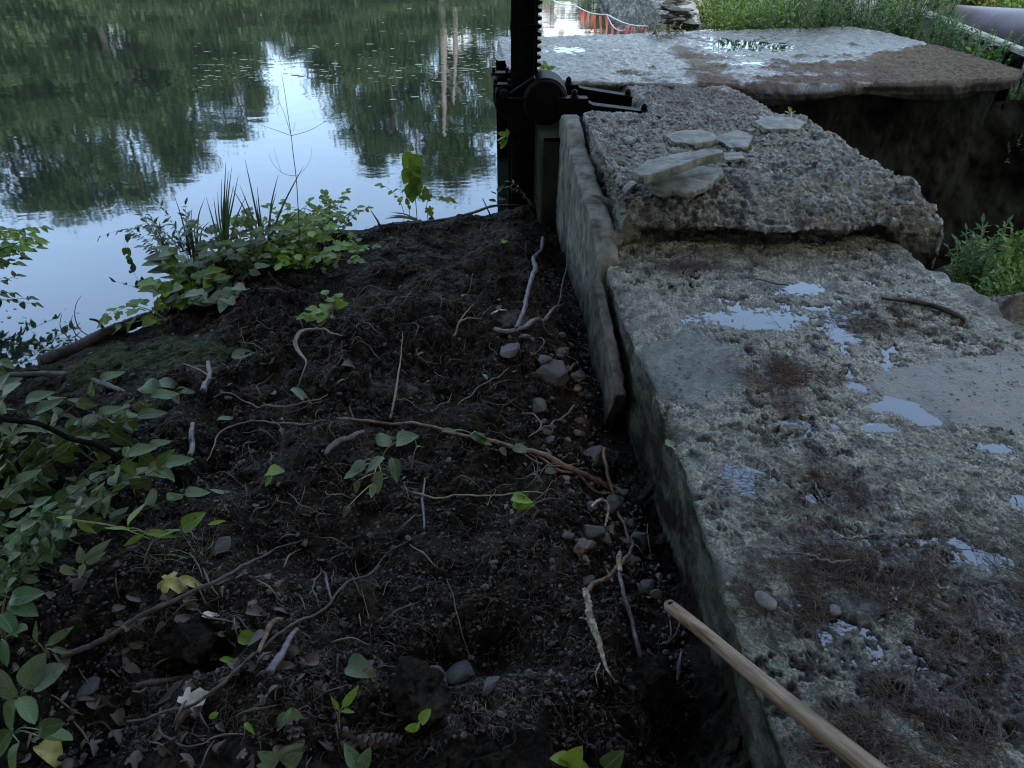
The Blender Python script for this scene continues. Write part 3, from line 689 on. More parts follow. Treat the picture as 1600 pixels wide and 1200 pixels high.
Xg, Yg = np.meshgrid(gx, gy); Zg = ground_h(Xg, Yg)+.05*fbm(Xg, Yg, f=1.2, o=4, s=471)*(1+np.clip(np.hypot(Xg, Yg)/30, 0, 3))
mb = MB(); mb.add(np.stack([Xg, Yg, Zg], -1).reshape(-1, 3), gridF(*Xg.shape))
go = mb.build('ground', [M['bank'], M['gully']]); fx = (Xg[:-1, :-1] > 1.5) & (Yg[:-1, :-1] < 7.6) & (Xg[:-1, :-1] < 9)
go.data.polygons.foreach_set('material_index', fx.astype(np.int32).ravel()); tag(go, kind='structure')
# gravelly spur beside the slab on the downstream side
def spur(x, y): return -.30+.09*fbm(x, y, f=4, o=4, s=481)+.03*fbm(x, y, f=25, o=3, s=484)-.9*sstep(2.35, 3.4, x)-.5*sstep(3.0, 3.7, y)
xx, yy = np.meshgrid(np.arange(1.75, 4, .012), np.arange(-.5, 4, .012)); zz = spur(xx, yy)
mb = MB(); mb.add(np.stack([xx, yy, zz], -1).reshape(-1, 3), gridF(*xx.shape))
tag(mb.build('gravel_slope_ground', M['gravel'] if 0 else simple('gravelly_soil', (.03, .026, .022), (.15, .14, .12), 45, .7, .8, .008), ), kind='structure')
#@@PART3
# ------------------------------------------------------------------ the sluice gate lift
GY = 4.85
gate = empty('sluice_gate_lift', PY(817, 330, GY), 'black rack-and-pinion sluice gate lift with a tall toothed post standing in the pond edge', 'sluice gate')
def gp(px, py, Y=GY): return PY(px, py, Y)
cxp = PY(817, 170, GY); wpost = .150
mb = MB(); box(mb, (cxp[0]-.002, GY+.07, .55), (wpost, .13, 2.9), bev=.008)
for z_ in (.62, -.02): box(mb, (cxp[0], GY+.07, z_), (wpost+.012, .142, .03), bev=.003)
mb.build('post', M['post'], gate)
rx_ = cxp[0]+wpost/2
mb = MB(); box(mb, (rx_+.006, GY+.06, .85), (.012, .05, 1.7), bev=.002)
mb.build('rack', M['iron'], gate, smooth=False)
mb = MB()
for k_ in range(34):
    z_ = .27+k_*.0435
    V = np.array([[0, -.025, -.014], [.026, -.025, -.006], [.026, -.025, .006], [0, -.025, .014], [0, .025, -.014], [.026, .025, -.006], [.026, .025, .006], [0, .025, .014]])+[rx_+.010, GY+.06, z_]
    mb.add(V, [[0, 1, 2, 3], [7, 6, 5, 4], [0, 4, 5, 1], [1, 5, 6, 2], [2, 6, 7, 3]])
mb.build('rack_teeth', M['iron'], gate, smooth=False)
pc = gp(852, 158, 4.70)
mb = MB(); cyl(mb, pc+[0, -.03, 0], pc+[0, .20, 0], .140, 48, bev=.012); cyl(mb, pc+[0, -.045, 0], pc+[0, -.02, 0], .128, 48, bev=.006); mb.build('pinion_casing', M['iron'], gate, smooth=False)
mb = MB(); cyl(mb, pc+[0, -.062, 0], pc+[0, -.04, 0], .032, 24, bev=.004); cyl(mb, pc+[0, -.075, 0], pc+[0, -.06, 0], .016, 6); mb.build('shaft_boss', M['iron'], gate, smooth=False)
for ax in (30, 100, 170, 240, 310):
    q = pc+[.108*math.cos(R(ax)), -.056, .108*math.sin(R(ax))]; mb = MB(); cyl(mb, q, q+[0, .02, 0], .010, 6); mb.build('bolt', M['iron'], gate, smooth=False)
wc = gp(811, 151, 4.99)
mb = MB(); cyl(mb, wc+[0, -.01, 0], wc+[0, .06, 0], .170, 56, bev=.014); mb.build('worm_wheel_casing', M['iron'], gate, smooth=False)
# web that slants from the bearing up to the casing
a, b_, c_, d_ = gp(790, 152, 4.72), gp(835, 121, 4.72), gp(860, 150, 4.72), gp(800, 185, 4.72)
mb = MB(); V = np.array([a, b_, c_, d_]); V2 = V+[0, .07, 0]; mb.add(np.vstack([V, V2]), [[0, 1, 2, 3], [7, 6, 5, 4], [0, 4, 5, 1], [1, 5, 6, 2], [2, 6, 7, 3], [3, 7, 4, 0]])
add_tube(mb, [a+[0, -.012, 0], b_+[0, -.012, .0]], .012, 8); add_tube(mb, [gp(792, 155, 4.68), gp(850, 155, 4.66)], .014, 8); mb.build('casting_web', M['iron'], gate, smooth=False)
# two clamped bearings on the left
for (px, py, Y) in [(782, 128, 4.95), (785, 146, 4.78)]:
    q = gp(px, py, Y); br = mb = MB(); cyl(mb, q+[-.0, -.05, 0], q+[0, .07, 0], .046, 28, bev=.006); box(mb, q+[0, 0, .052], (.115, .07, .016), bev=.003); box(mb, q+[0, .01, -.05], (.09, .08, .08), bev=.006)
    be = mb.build('shaft_bearing', M['iron'], gate, smooth=False)
    for s_ in (-1, 1):
        mb = MB(); cyl(mb, q+[s_*.042, 0, .058], q+[s_*.042, 0, .085], .012, 6); bb = mb.build('bolt', M['iron']); bb.parent = be; bb.matrix_parent_inverse.identity()
mb = MB(); qa, qb = gp(783, 132, 5.1), gp(787, 148, 4.68); cyl(mb, qa, qb, .026, 20, bev=.004); mb.build('drive_shaft', M['iron'], gate, smooth=False)
# arms to the right, raised pad then lower flange
for (Y, p1, p2, p3, p4) in [(4.64, (872, 151), (918, 152), (926, 162), (1014, 173)), (5.02, (870, 131), (902, 130), (912, 137), (988, 149))]:
    A, B, Cc, D = gp(*p1, Y), gp(*p2, Y), gp(*p3, Y), gp(*p4, Y); h_ = .09
    top_ = [A, B, B+(Cc-B)*.5+[-.01, 0, -.005], Cc, D]; V = []
    mb = MB()
    for y0, y1, dz0, dz1 in [(-.035, .035, 0, -.012), (-.008, .008, -.012, -h_), (-.035, .035, -h_, -h_-.012)]:
        for s0, s1 in zip(top_[:-1], top_[1:]):
            V = np.array([s0+[0, y0, dz0], s1+[0, y0, dz0], s1+[0, y1, dz0], s0+[0, y1, dz0], s0+[0, y0, dz1], s1+[0, y0, dz1], s1+[0, y1, dz1], s0+[0, y1, dz1]])
            mb.add(V, [[0, 1, 2, 3], [7, 6, 5, 4], [0, 4, 5, 1], [1, 5, 6, 2], [2, 6, 7, 3], [3, 7, 4, 0]])
    arm = mb.build('bracket_arm', M['iron'], gate, smooth=False)
    for q in ((A+B)/2+[.01, 0, 0], D+[-.03, 0, 0]):
        mb = MB(); cyl(mb, q+[0, 0, -.01], q+[0, 0, .008], .026, 20); cyl(mb, q+[0, 0, .008], q+[0, 0, .034], .019, 6); cyl(mb, q+[0, 0, .03], q+[0, 0, .042], .010, 12)
        bb = mb.build('bolt', M['iron']); bb.parent = arm; bb.matrix_parent_inverse.identity()
# support foot under arms down into the well
mb = MB(); box(mb, gp(940, 175, 4.83)+[0, .0, -.16], (.62, .5, .16), bev=.01); mb.build('foot_casting', M['iron'], gate, smooth=False)
# guide rail of the gate
mb = MB(); box(mb, (cxp[0]-.085, GY+.09, -.5), (.018, .10, 1.3), bev=.002); mb.build('guide_rail', M['iron'], gate, smooth=False)
# gate-well cheeks
mb = MB(); box(mb, (cxp[0]+.02, GY+.36, -.55), (.22, .14, 1.55), bev=.01); tag(mb.build('gate_well_pier', M['parge']), 'narrow pale concrete pier rising from the water behind the black gate post', 'concrete pier')
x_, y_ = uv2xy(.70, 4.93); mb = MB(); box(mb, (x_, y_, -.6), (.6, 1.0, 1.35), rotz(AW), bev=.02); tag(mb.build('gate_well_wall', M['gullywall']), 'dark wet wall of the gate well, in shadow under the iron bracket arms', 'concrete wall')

# ------------------------------------------------------------------ hoe / shovel handle
a = PY(1042, 943, 1.22); b_ = Q(1362, 1203, 1.09)
d_ = (b_-a)/np.linalg.norm(b_-a); Lh = 1.15; n = 60; t = np.linspace(0, Lh, n)
pts = a+d_*t[:, None]; rr = np.interp(t, [0, .006, .02, .05, .3, Lh], [.0080, .0132, .0160, .0168, .0160, .0168])
A_ = np.cross(d_, [0, 0, 1]); A_ /= np.linalg.norm(A_); B_ = np.cross(A_, d_)
mb = MB(); loc = np.zeros((n, 3)); loc[:, 2] = t; loc[:, 0] = .0015*np.sin(t*9)
rr = rr*(1+.012*noise(t*9, t*0+3)); add_tube(mb, loc, rr, 40)
hd = mb.build('tool_handle', M['handle']); hd.location = tuple(a); hd.rotation_euler = Vector(d_).to_track_quat('Z', 'Y').to_euler()
tag(hd, "worn wooden tool handle with a hole near its rounded end, leaning across the dam edge", "tool handle")
hp = a+d_*.042+B_*.0150+A_*.005
mb = MB(); cyl(mb, hp-B_*.004, hp+B_*.0022, .0062, 20); ho = mb.build('hang_hole', M['iron']); ho.parent = hd; ho.matrix_parent_inverse = parent_inv(hd)
from mathutils import Matrix, Quaternion

# ------------------------------------------------------------------ stones
def put_stone(px, py, size, seed, label, group=None, m='stone', z=None, name='stone', sub=3, sink=.38, tilt=0, cuts=11, cat='stone'):
    V, F = stoneV(size, seed, sub+1, cuts); p = hit_soil(px, py) if z is None else P(px, py, z)
    if tilt:
        c, s = math.cos(tilt), math.sin(tilt); V = V@np.array([[1, 0, 0], [0, c, -s], [0, s, c]]).T
    mb = MB(); mb.add(V, F); o = mb.build(name, M[m]); o.location = (p[0], p[1], p[2]+size[2]*(.5-sink)); return tag(o, label, cat, group)
put_stone(863, 590, (.16, .15, .11), 21, 'largest grey angular stone in the rubble beside the brown facing', tilt=.3)
put_stone(848, 566, (.10, .08, .07), 22, 'grey stone just behind the largest angular one')
put_stone(878, 556, (.09, .07, .05), 23, 'small grey stone right behind the angular rubble stones')
put_stone(905, 590, (.07, .07, .05), 24, 'pale rounded stone touching the foot of the brown facing')
put_stone(838, 640, (.13, .08, .06), 25, 'long muddy stone below the angular rubble stones')
put_stone(932, 716, (.15, .11, .07), 26, 'broad flat grey stone near the cut end of the facing')
put_stone(908, 862, (.075, .07, .06), 27, 'reddish brown rounded stone above the peeled white root', m='redstone')
put_stone(958, 800, (.12, .10, .08), 28, 'large mottled stone behind the upright brown root')
put_stone(925, 835, (.08, .07, .06), 29, 'dark stone between the reddish stone and the large mottled one', m='stone')
put_stone(1002, 850, (.08, .08, .07), 30, 'grey stone tight against the dam wall, beside the roots')
put_stone(798, 552, (.14, .09, .03), 31, 'flat wet grey stone in the soil below the forked grey root')
put_stone(722, 1062, (.085, .10, .06), 33, 'smooth dark grey stone at the foot of the black hollow', sink=.3)
put_stone(668, 1075, (.15, .12, .07), 34, 'dark gritty lump beside the smooth stone by the hollow', sink=.4)
put_stone(765, 1075, (.07, .05, .04), 35, 'small bluish stone right of the smooth stone by the hollow')
put_stone(570, 1045, (.055, .05, .03), 36, 'greenish flat stone left of the black hollow')
put_stone(780, 482, (.055, .045, .035), 37, 'pale cream stone in the soil left of the forked grey root', m='slate')
put_stone(140, 1080, (.06, .07, .02), 38, 'blue grey flat stone among the litter at lower left')
put_stone(345, 852, (.10, .06, .03), 39, 'dark blue flat stone beside the tuft of fine grass')
sp = [(q.uniform(0, 1), q) for q in [nr]]
for i in range(70):
    t = nr.uniform(0, 1); py = 520+t*420; x0 = np.interp(py, [520, 680, 800, 960], [900, 950, 995, 1060]); px = x0-abs(nr.normal(0, 1))*55-8
    s_ = nr.uniform(.018, .05)
    put_stone(px, py, (s_*nr.uniform(.9, 1.5), s_, s_*.7), 600+i, 'small muddy stone in the rubble strip along the foot of the dam wall', 'rubble stones along the dam wall', m='stone' if i % 5 else 'redstone', sub=2)
for i in range(26):
    px, py = nr.uniform(350, 800), nr.uniform(380, 900); s_ = nr.uniform(.012, .028)
    put_stone(px, py, (s_*1.3, s_, s_*.6), 700+i, 'thumbnail-sized pebble lying out on the open dark soil', 'pebbles on the open soil', sub=2)
# slate slabs on the block
def slate(px_pts, z, th, label, tilt=(0, 0), seed=0, group=None, m='slate', name='slate_stone', zb=None):
    o = np.array([P(x_, y_, z)[:2] for x_, y_ in px_pts]); c = o.mean(0); o = o-c
    o = resample(np.vstack([o, o[:1]]), 90)[:-1]; o = o*(1+.05*noise(o[:, 0]*45+seed, o[:, 1]*45)+.02*noise(o[:, 0]*160+seed, o[:, 1]*160))[:, None]
    rings = []
    for s_, zz in [(.02, 1), (.3, 1), (.6, 1), (.85, 1), (.97, .97), (1, .8), (1.01, .4), (.99, 0.05), (.93, -.05), (.5, -.05), (.02, -.05)]:
        zt = zz*th*np.ones(len(o)); p_ = o*s_
        zt = zt+.004*fbm(p_[:, 0]+seed, p_[:, 1], f=14, o=3, s=seed); p_ = p_+.005*noise(p_[:, 0]*40, zt*80+seed, s=2)[:, None]*(s_ > .9)
        rings.append(np.column_stack([p_, zt+p_[:, 0]*tilt[0]+p_[:, 1]*tilt[1]]))
    G = np.array(rings); mb = MB(); mb.add(G.reshape(-1, 3), gridF(G.shape[0], G.shape[1], True))
    ob = mb.build(name, M[m], smooth=False); ob.location = (c[0], c[1], z-th if zb is None else zb)
    return tag(ob, label, 'stone', group)
slate([(1010, 282), (1030, 294), (1080, 296), (1112, 284), (1133, 262), (1100, 256), (1060, 260), (1022, 272)], .262, .032, 'lower flat slate of the pair, resting on the rough block', seed=3, zb=.222)
slate([(988, 266), (1003, 278), (1040, 270), (1092, 252), (1135, 243), (1118, 237), (1060, 240), (1010, 250)], .325, .04, 'upper pale slate tilted on top of another slate, pointed at both ends', tilt=(.06, -.05), seed=5, zb=.295)
slate([(1036, 208), (1052, 220), (1085, 224), (1124, 215), (1118, 206), (1080, 200)], .262, .035, 'thin grey slate behind the tilted pair, nearest the gate bracket', seed=7, zb=.225)
slate([(1118, 212), (1140, 228), (1168, 228), (1178, 208), (1150, 200)], .25, .022, 'flat weathered slate right of the thin grey one', seed=9, zb=.222)
slate([(1120, 232), (1135, 246), (1165, 243), (1160, 232)], .25, .018, 'small slate flake in front of the flat weathered slate', seed=10, zb=.218)
slate([(1178, 188), (1195, 200), (1245, 200), (1262, 188), (1240, 180), (1200, 178)], .24, .028, 'broad slate at the right rear edge of the rough block', seed=11, zb=.205)
slate([(973, 285), (980, 290), (995, 280), (990, 272)], .26, .015, 'pale chip of slate beside the tilted pair', seed=12, zb=.225, m='slate')
slate([(972, 213), (982, 218), (994, 213), (986, 208)], .262, .02, 'small rounded slate chip left of the thin grey slate', seed=13, zb=.23)
for i in range(80):
    u_, v_ = nr.uniform(.72, 1.9), nr.uniform(3.35, 4.4); x_, y_ = uv2xy(u_, v_)
    if nr.uniform() > .95-.55*(v_-3.35) and i % 2: pass
    s_ = nr.uniform(.015, .04); V, F = stoneV((s_*1.4, s_, s_*.5), 800+i, 2); mb = MB(); mb.add(V, F); o = mb.build('stone_chip', M['stone' if i % 3 else 'slate'])
    o.location = (x_, y_, block_top(x_, y_)+.004+s_*.1); tag(o, 'small loose chip of stone on top of the rough block', 'stone chip', 'loose chips on the rough block')
# aggregate pebbles set in the slab
AG = [(1178, 820, .02), (1212, 862, .022), (1330, 855, .028), (1305, 952, .03), (1470, 945, .03), (1203, 920, .018), (1212, 962, .016), (1195, 940, .045), (1410, 1066, .014), (1445, 1060, .018), (1475, 1058, .018), (1500, 1030, .025), (1045, 690, .0)]
for i, (px, py, s_) in enumerate(AG):
    if not s_: continue
    V, F = stoneV((s_*1.3, s_, s_*.6), 900+i, 3, 3, .05); mb = MB(); mb.add(V, F); o = mb.build('pebble', M['slate' if i % 2 else 'stone']); p = P(px, py, 0)
    o.location = (p[0], p[1], float(slab_h(p[:1], p[1:2])[0][0])+.001); tag(o, 'rounded pebble half set in the surface of the near concrete slab', 'pebble', 'pebbles set in the slab')

# ------------------------------------------------------------------ roots, sticks
def rootobj(name, label, pts, r, m, n=60, k=7, lift=None, group=None, cat='root', seed=1, wob=.0028, rough=.13, branches=()):
    q = soil_line(pts, n, max(np.atleast_1d(r)), lift, seed, wob); mb = MB(); add_tube(mb, q, np.atleast_1d(r)*(1.0 if len(np.atleast_1d(r)) > 1 else np.ones(1)), k, rough=rough, seed=seed)
    for bpts, br in branches:
        qb = soil_line(bpts, 24, max(np.atleast_1d(br)), None, seed+3, wob); add_tube(mb, qb, np.atleast_1d(br), 5, rough=rough, seed=seed)
    return tag(mb.build(name, M[m]), label, cat, group)
rootobj('root', 'long orange-brown root running from mid bank to the dam wall', [(525, 657), (560, 660), (620, 668), (690, 676), (745, 690), (800, 702), (850, 718), (905, 740), (950, 762), (985, 780)], [.006, .006, .0055, .006, .008, .011, .010, .007], 'root_orange', 120, 9, seed=2, branches=[([(830, 712), (880, 740), (930, 752), (960, 775)], [.006, .005, .003]), ([(800, 700), (850, 728), (900, 730)], [.004, .003]), ([(890, 742), (930, 772), (975, 772)], [.007, .004])])
rootobj('root', 'upright brown root bending down in front of the mottled stone', [(965, 728), (942, 724), (945, 750), (958, 790), (975, 830), (982, 850)], [.004, .006, .0065, .006, .006, .005], 'root_orange', 60, 8, lift=np.interp(np.linspace(0, 1, 60), [0, .15, .4, 1], [.02, .07, .05, .005]), seed=3)
rootobj('root', 'short pale forked root end above the reddish stone', [(925, 802), (940, 800), (948, 812), (946, 830)], [.004, .006, .005, .003], 'root_white', 40, 7, lift=np.interp(np.linspace(0, 1, 40), [0, .4, 1], [.02, .05, .01]), seed=4)
rootobj('root', 'orange-barked upper root above the peeled white one in the pit', [(988, 862), (978, 885), (958, 912), (930, 930), (914, 950)], [.004, .0055, .006, .0065, .007], 'root_orange', 70, 9, lift=np.linspace(.03, .05, 70), seed=5, rough=.2, branches=[([(958, 912), (950, 895), (948, 888)], [.005, .003])])
rootobj('root', 'peeled white root with flaking bark hanging into the pit by the wall', [(914, 944), (917, 960), (920, 978), (930, 1002), (940, 1035), (948, 1050), (960, 1068)], [.0075, .009, .009, .0085, .006, .004, .001], 'root_white', 80, 10, lift=np.linspace(.05, .0, 80), seed=6, rough=.38, branches=[([(938, 1040), (930, 1055), (936, 1078)], [.003, .001]), ([(905, 968), (918, 968), (928, 968)], [.002, .003, .002])])
for k9, pts9 in enumerate([[(1046, 985), (1047, 1005), (1040, 1015)], [(1062, 985), (1052, 1010), (1030, 1020)], [(985, 850), (1000, 870), (1012, 880)], [(1010, 830), (1012, 850), (1015, 880)]]):
    rootobj('root', ['thin pale rootlet dangling beside the handle tip', 'dark rootlet crossing the pit below the handle tip', 'thin rootlet running off the top of the upper root', 'rootlet hanging straight down the dam face'][k9], pts9, [.002, .0017, .001], 'root_pale', 24, 5, lift=np.full(24, .03), seed=50+k9)
rootobj('root', 'smooth grey root with a cut white top, upright in the pit by the wall', [(966, 896), (965, 920), (974, 950), (984, 985), (995, 1015), (1004, 1048)], [.006, .0055, .0055, .006, .0062, .006], 'root_grey', 60, 9, lift=np.interp(np.linspace(0, 1, 60), [0, .5, 1], [.075, .04, .0]), seed=6, rough=.08, wob=.002)
rootobj('root', 'short white peeled tip at the top of the grey root', [(964, 900), (963, 908), (965, 925)], [.0075, .0078, .006], 'root_white', 20, 8, lift=np.full(20, .078), seed=7, rough=.1, wob=0)
rootobj('root', 'slender grey root dangling against the dam foot near the handle', [(1064, 1028), (1060, 1050), (1057, 1072)], [.003, .004, .005, .004], 'root_grey', 24, 7, lift=np.full(24, .02), seed=8)
rootobj('root', 'forked grey root in the middle of the bank, its long upper limb', [(848, 375), (845, 400), (834, 410), (836, 440), (824, 475), (812, 510), (806, 518)], [.012, .008, .010, .012, .011, .010, .008], 'root_grey', 90, 8, seed=9, rough=.2, lift=np.interp(np.linspace(0, 1, 90), [0, .5, 1], [.01, .05, .02]))
rootobj('root', 'grey root joining the forked one and pointing at the wall', [(772, 520), (800, 520), (830, 510), (858, 495), (880, 482)], [.009, .011, .009, .006, .004], 'root_grey', 60, 8, seed=10, rough=.2, lift=np.full(60, .015))
rootobj('root', 'thin brown root climbing the crack to the end of the facing', [(870, 490), (876, 470), (884, 445), (896, 425)], [.005, .005, .004], 'stick', 40, 6, lift=np.linspace(.01, .12, 40), seed=11)
rootobj('root', 'pale looped root hooking over the hump of soil', [(535, 528), (505, 526), (480, 534), (466, 550), (470, 566), (480, 575), (470, 600), (462, 615)], [.002, .004, .006, .009, .009, .005, .003, .002], 'root_pale', 70, 8, seed=12, lift=np.interp(np.linspace(0, 1, 70), [0, .4, 1], [.0, .06, .0]))
rootobj('root', 'pale straight green-tinged stem standing in the soil above the orange root', [(610, 662), (618, 625), (626, 580), (632, 540)], [.004, .005, .003, .0015], 'root_pale', 40, 6, lift=np.linspace(.0, .06, 40), seed=13, wob=.001, cat='stem')
rootobj('root', 'bone-white stub of root next to the cream stone', [(768, 493), (778, 487), (790, 486)], [.004, .005, .004], 'root_white', 16, 6, seed=14)
rootobj('root', 'pale claw-shaped branching root right of centre bank', [(708, 530), (716, 512), (735, 505), (752, 506)], [.003, .005, .004, .002], 'root_pale', 40, 6, seed=15, branches=[([(716, 512), (728, 490), (740, 478)], [.004, .002]), ([(720, 515), (728, 535), (722, 555)], [.003, .001])], lift=np.full(40, .012))
rootobj('root', 'curled pale root like a letter C near the cut facing', [(815, 655), (832, 656), (844, 666), (842, 680), (826, 690)], [.002, .0035, .0035, .003, .002], 'root_pale', 50, 6, seed=16, lift=np.full(50, .02))
rootobj('root', 'pale forked root pointing up to the facing end', [(842, 684), (862, 670), (880, 660), (896, 642)], [.002, .0035, .004, .004], 'root_pale', 50, 6, seed=17, lift=np.full(50, .02), branches=[([(864, 670), (862, 680)], [.003, .001])])
rootobj('root', 'zigzag pale root above the rubble stones', [(882, 562), (902, 574), (884, 590)], [.003, .004, .002], 'root_pale', 36, 6, seed=18, lift=np.full(36, .02))
rootobj('stick', 'long thin twig reaching from the lower left corner litter up to mid bank', [(100, 1035), (150, 1015), (220, 975), (300, 935), (360, 905), (420, 875), (482, 852)], [.008, .0065, .006, .005, .005, .004, .002], 'stick', 110, 7, cat='stick', seed=19, lift=np.full(110, .015), wob=.003)
rootobj('stick', 'second long thin twig curving below the first across the litter', [(205, 1136), (280, 1115), (340, 1085), (390, 1040), (450, 990), (530, 935), (600, 880), (655, 845)], [.004, .004, .0045, .004, .004, .0035, .003, .0015], 'stick', 120, 6, cat='stick', seed=20, lift=np.full(120, .018), wob=.003)
rootobj('stick', 'short thick grey stick in the litter, bark peeled at the low end', [(422, 1058), (440, 1030), (455, 1002), (465, 990)], [.010, .010, .008, .006], 'root_grey', 40, 8, cat='stick', seed=21, lift=np.full(40, .008))
rootobj('stick', 'bark-covered stick lying level below the long twig', [(215, 1077), (255, 1068), (300, 1058)], [.009, .009, .007], 'stick', 40, 8, cat='stick', seed=22)
rootobj('stick', 'brown standing stub of stick among the grass stalks', [(322, 625), (330, 600), (328, 575)], [.012, .010, .009], 'root_grey', 30, 8, cat='stick', seed=23, lift=np.full(30, .02))
rootobj('stick', 'grey stick below the standing stub', [(298, 718), (302, 690), (304, 670)], [.009, .010, .008], 'root_grey', 30, 8, cat='stick', seed=24, lift=np.full(30, .015))
rootobj('stick', 'charcoal-grey bent stick with a splintered yellow end', [(510, 720), (525, 702), (548, 694), (570, 684)], [.006, .012, .011, .007], 'stick', 40, 8, cat='stick', seed=25, lift=np.full(40, .015))
rootobj('stick', 'short upright twig standing in mid bank soil', [(664, 835), (661, 800), (664, 752)], [.003, .004, .004, .003], 'root_grey', 30, 6, cat='stick', seed=26, lift=np.full(30, .012))
rootobj('stick', 'straight green stalk lying level across the middle bank', [(645, 778), (720, 780), (790, 782), (850, 780)], [.003, .0028, .0025, .002], 'green_stem', 60, 6, cat='stalk', seed=27, lift=np.full(60, .02), wob=.001)
rootobj('stick', 'dark arching twig left of the rubble stones', [(715, 640), (742, 618), (765, 600), (795, 585)], [.002, .0035, .0035, .0025], 'stick', 50, 6, cat='stick', seed=28, lift=np.full(50, .02))
rootobj('stick', 'long arched thin root sweeping left across the upper bank', [(326, 730), (335, 700), (350, 680), (390, 664), (450, 668), (515, 662)], [.002, .003, .003, .003, .0025, .001], 'root_pale', 80, 6, cat='root', seed=29, lift=np.full(80, .015))
rootobj('stick', 'thin root lying nearly level above the arched one', [(335, 628), (380, 634), (430, 640), (480, 632), (512, 622)], [.002, .003, .003, .002], 'root_pale', 70, 6, cat='root', seed=30, lift=np.full(70, .012))
rootobj('stick', 'black spike of twig sticking up behind the hump', [(660, 520), (652, 500), (646, 482)], [.006, .008, .005], 'post', 20, 6, cat='stick', seed=31, lift=np.linspace(0, .03, 20))
rootobj('stick', 'pale stalk arcing down through the leaves to the stub', [(290, 582), (310, 588), (328, 600), (335, 605)], [.003, .0035, .004, .003], 'root_pale', 30, 6, cat='stalk', seed=32, lift=np.full(30, .04))
rootobj('stick', 'short twig standing in the lower bank', [(522, 945), (515, 925), (508, 900)], [.003, .004, .004, .003], 'root_grey', 26, 6, cat='stick', seed=33, lift=np.full(26, .01))
rootobj('stick', 'thin dangling thread of root over the black hollow', [(735, 1035), (722, 1000), (710, 950), (700, 915)], [.001, .0016, .0016, .001], 'root_pale', 40, 5, cat='root', seed=34, lift=np.full(40, .02))
rootobj('stick', 'knotty yellow-tipped root in the litter beside the thick grey stick', [(408, 1030), (420, 1000), (432, 982), (442, 978)], [.005, .006, .007, .006], 'root_orange', 40, 7, cat='root', seed=35, lift=np.full(40, .02))
rootobj('stick', 'dark wavy root at the lower edge of the litter', [(252, 1110), (252, 1145), (290, 1170), (330, 1165)], [.004, .004, .003, .002], 'root_dark', 40, 6, cat='root', seed=36)
for i in range(170):
    px, py = nr.uniform(330, 900), nr.uniform(360, 820)
    if px > 560+ (py-360)*.9+240 or px > 930: continue
    if px < 330+max(0, (520-py)*.6): continue
    Ln = nr.uniform(16, 95)*(.6+.5*(py-360)/500); an = nr.uniform(0, 2*math.pi); an2 = an+nr.normal(0, .7); m_ = 'root_pale' if nr.uniform() < .62 else 'root_dark'
    pts = [(px, py), (px+Ln*.5*math.cos(an), py+Ln*.3*math.sin(an)), (px+Ln*.5*math.cos(an)+Ln*.5*math.cos(an2), py+Ln*.3*math.sin(an)+Ln*.3*math.sin(an2))]
    rr_ = nr.uniform(.0007, .0021)
    br = [([pts[1], (pts[1][0]+nr.normal(0, 12), pts[1][1]+nr.normal(0, 8))], [rr_*.8, rr_*.3])] if nr.uniform() < .5 else ()
    rootobj('root', 'thin pale root lying loose on the open soil of the bank' if m_ == 'root_pale' else 'thin dark twig lying loose on the open soil of the bank', pts, [rr_*.5, rr_, rr_*.8, rr_*.3], m_, 26, 5,
            lift=np.sin(np.linspace(0, math.pi, 26))*nr.uniform(.004, .045), group='thin pale roots strewn over the bank' if m_ == 'root_pale' else 'thin dark twigs strewn over the bank', cat='root' if m_ == 'root_pale' else 'twig', seed=1000+i, wob=.004, branches=br)
for i in range(70):
    px, py = nr.uniform(60, 640), nr.uniform(830, 1195)
    Ln = nr.uniform(20, 80); an = nr.uniform(0, 2*math.pi); pts = [(px, py), (px+Ln*math.cos(an)*.5, py+Ln*.35*math.sin(an)+nr.normal(0, 4)), (px+Ln*math.cos(an), py+Ln*.7*math.sin(an))]
    rootobj('twig', 'small twig or root lying in the leaf litter at lower left', pts, [.0015, .003*nr.uniform(.5, 1.3), .001], 'root_dark' if i % 3 else 'root_pale', 22, 5, lift=np.sin(np.linspace(0, math.pi, 22))*nr.uniform(.003, .02), group='small twigs in the leaf litter', cat='twig', seed=2000+i, wob=.004)
# fine fibres everywhere in the soil (uncountable)
mb = MB(); 
nf = 11000; px = nr.uniform(200, 1080, nf); py = 350+850*nr.uniform(0, 1, nf)**.8
for i in range(nf):
    # direct position on soil by plane guess, then height lookup
    p = P(px[i], py[i], -.3)[:2]; u_, v_ = xy2uv(*p)
    if u_ > .50 or shore_dist(np.array([p[0]]), np.array([p[1]]))[0] < .05: continue
    Ln = nr.uniform(.012, .055); a = nr.uniform(0, 6.28); c_ = nr.normal(0, .8); t = np.linspace(0, 1, 5)
    q = np.stack([p[0]+Ln*t*np.cos(a+c_*t), p[1]+Ln*t*np.sin(a+c_*t), 0*t], 1); q[:, 2] = soil_h(q[:, 0], q[:, 1], 1)+.0015+.008*np.sin(t*3.1)*nr.uniform(0, 1.3)
    add_tube(mb, q, nr.uniform(.0003, .0009), 3)
tag(mb.build('root_fibres', M['root_dark'] if 0 else isl('root_fibres', [(.03, .022, .016), (.09, .066, .048), (.02, .015, .012), (.20, .15, .11)], .6, scale=60)), kind='stuff')
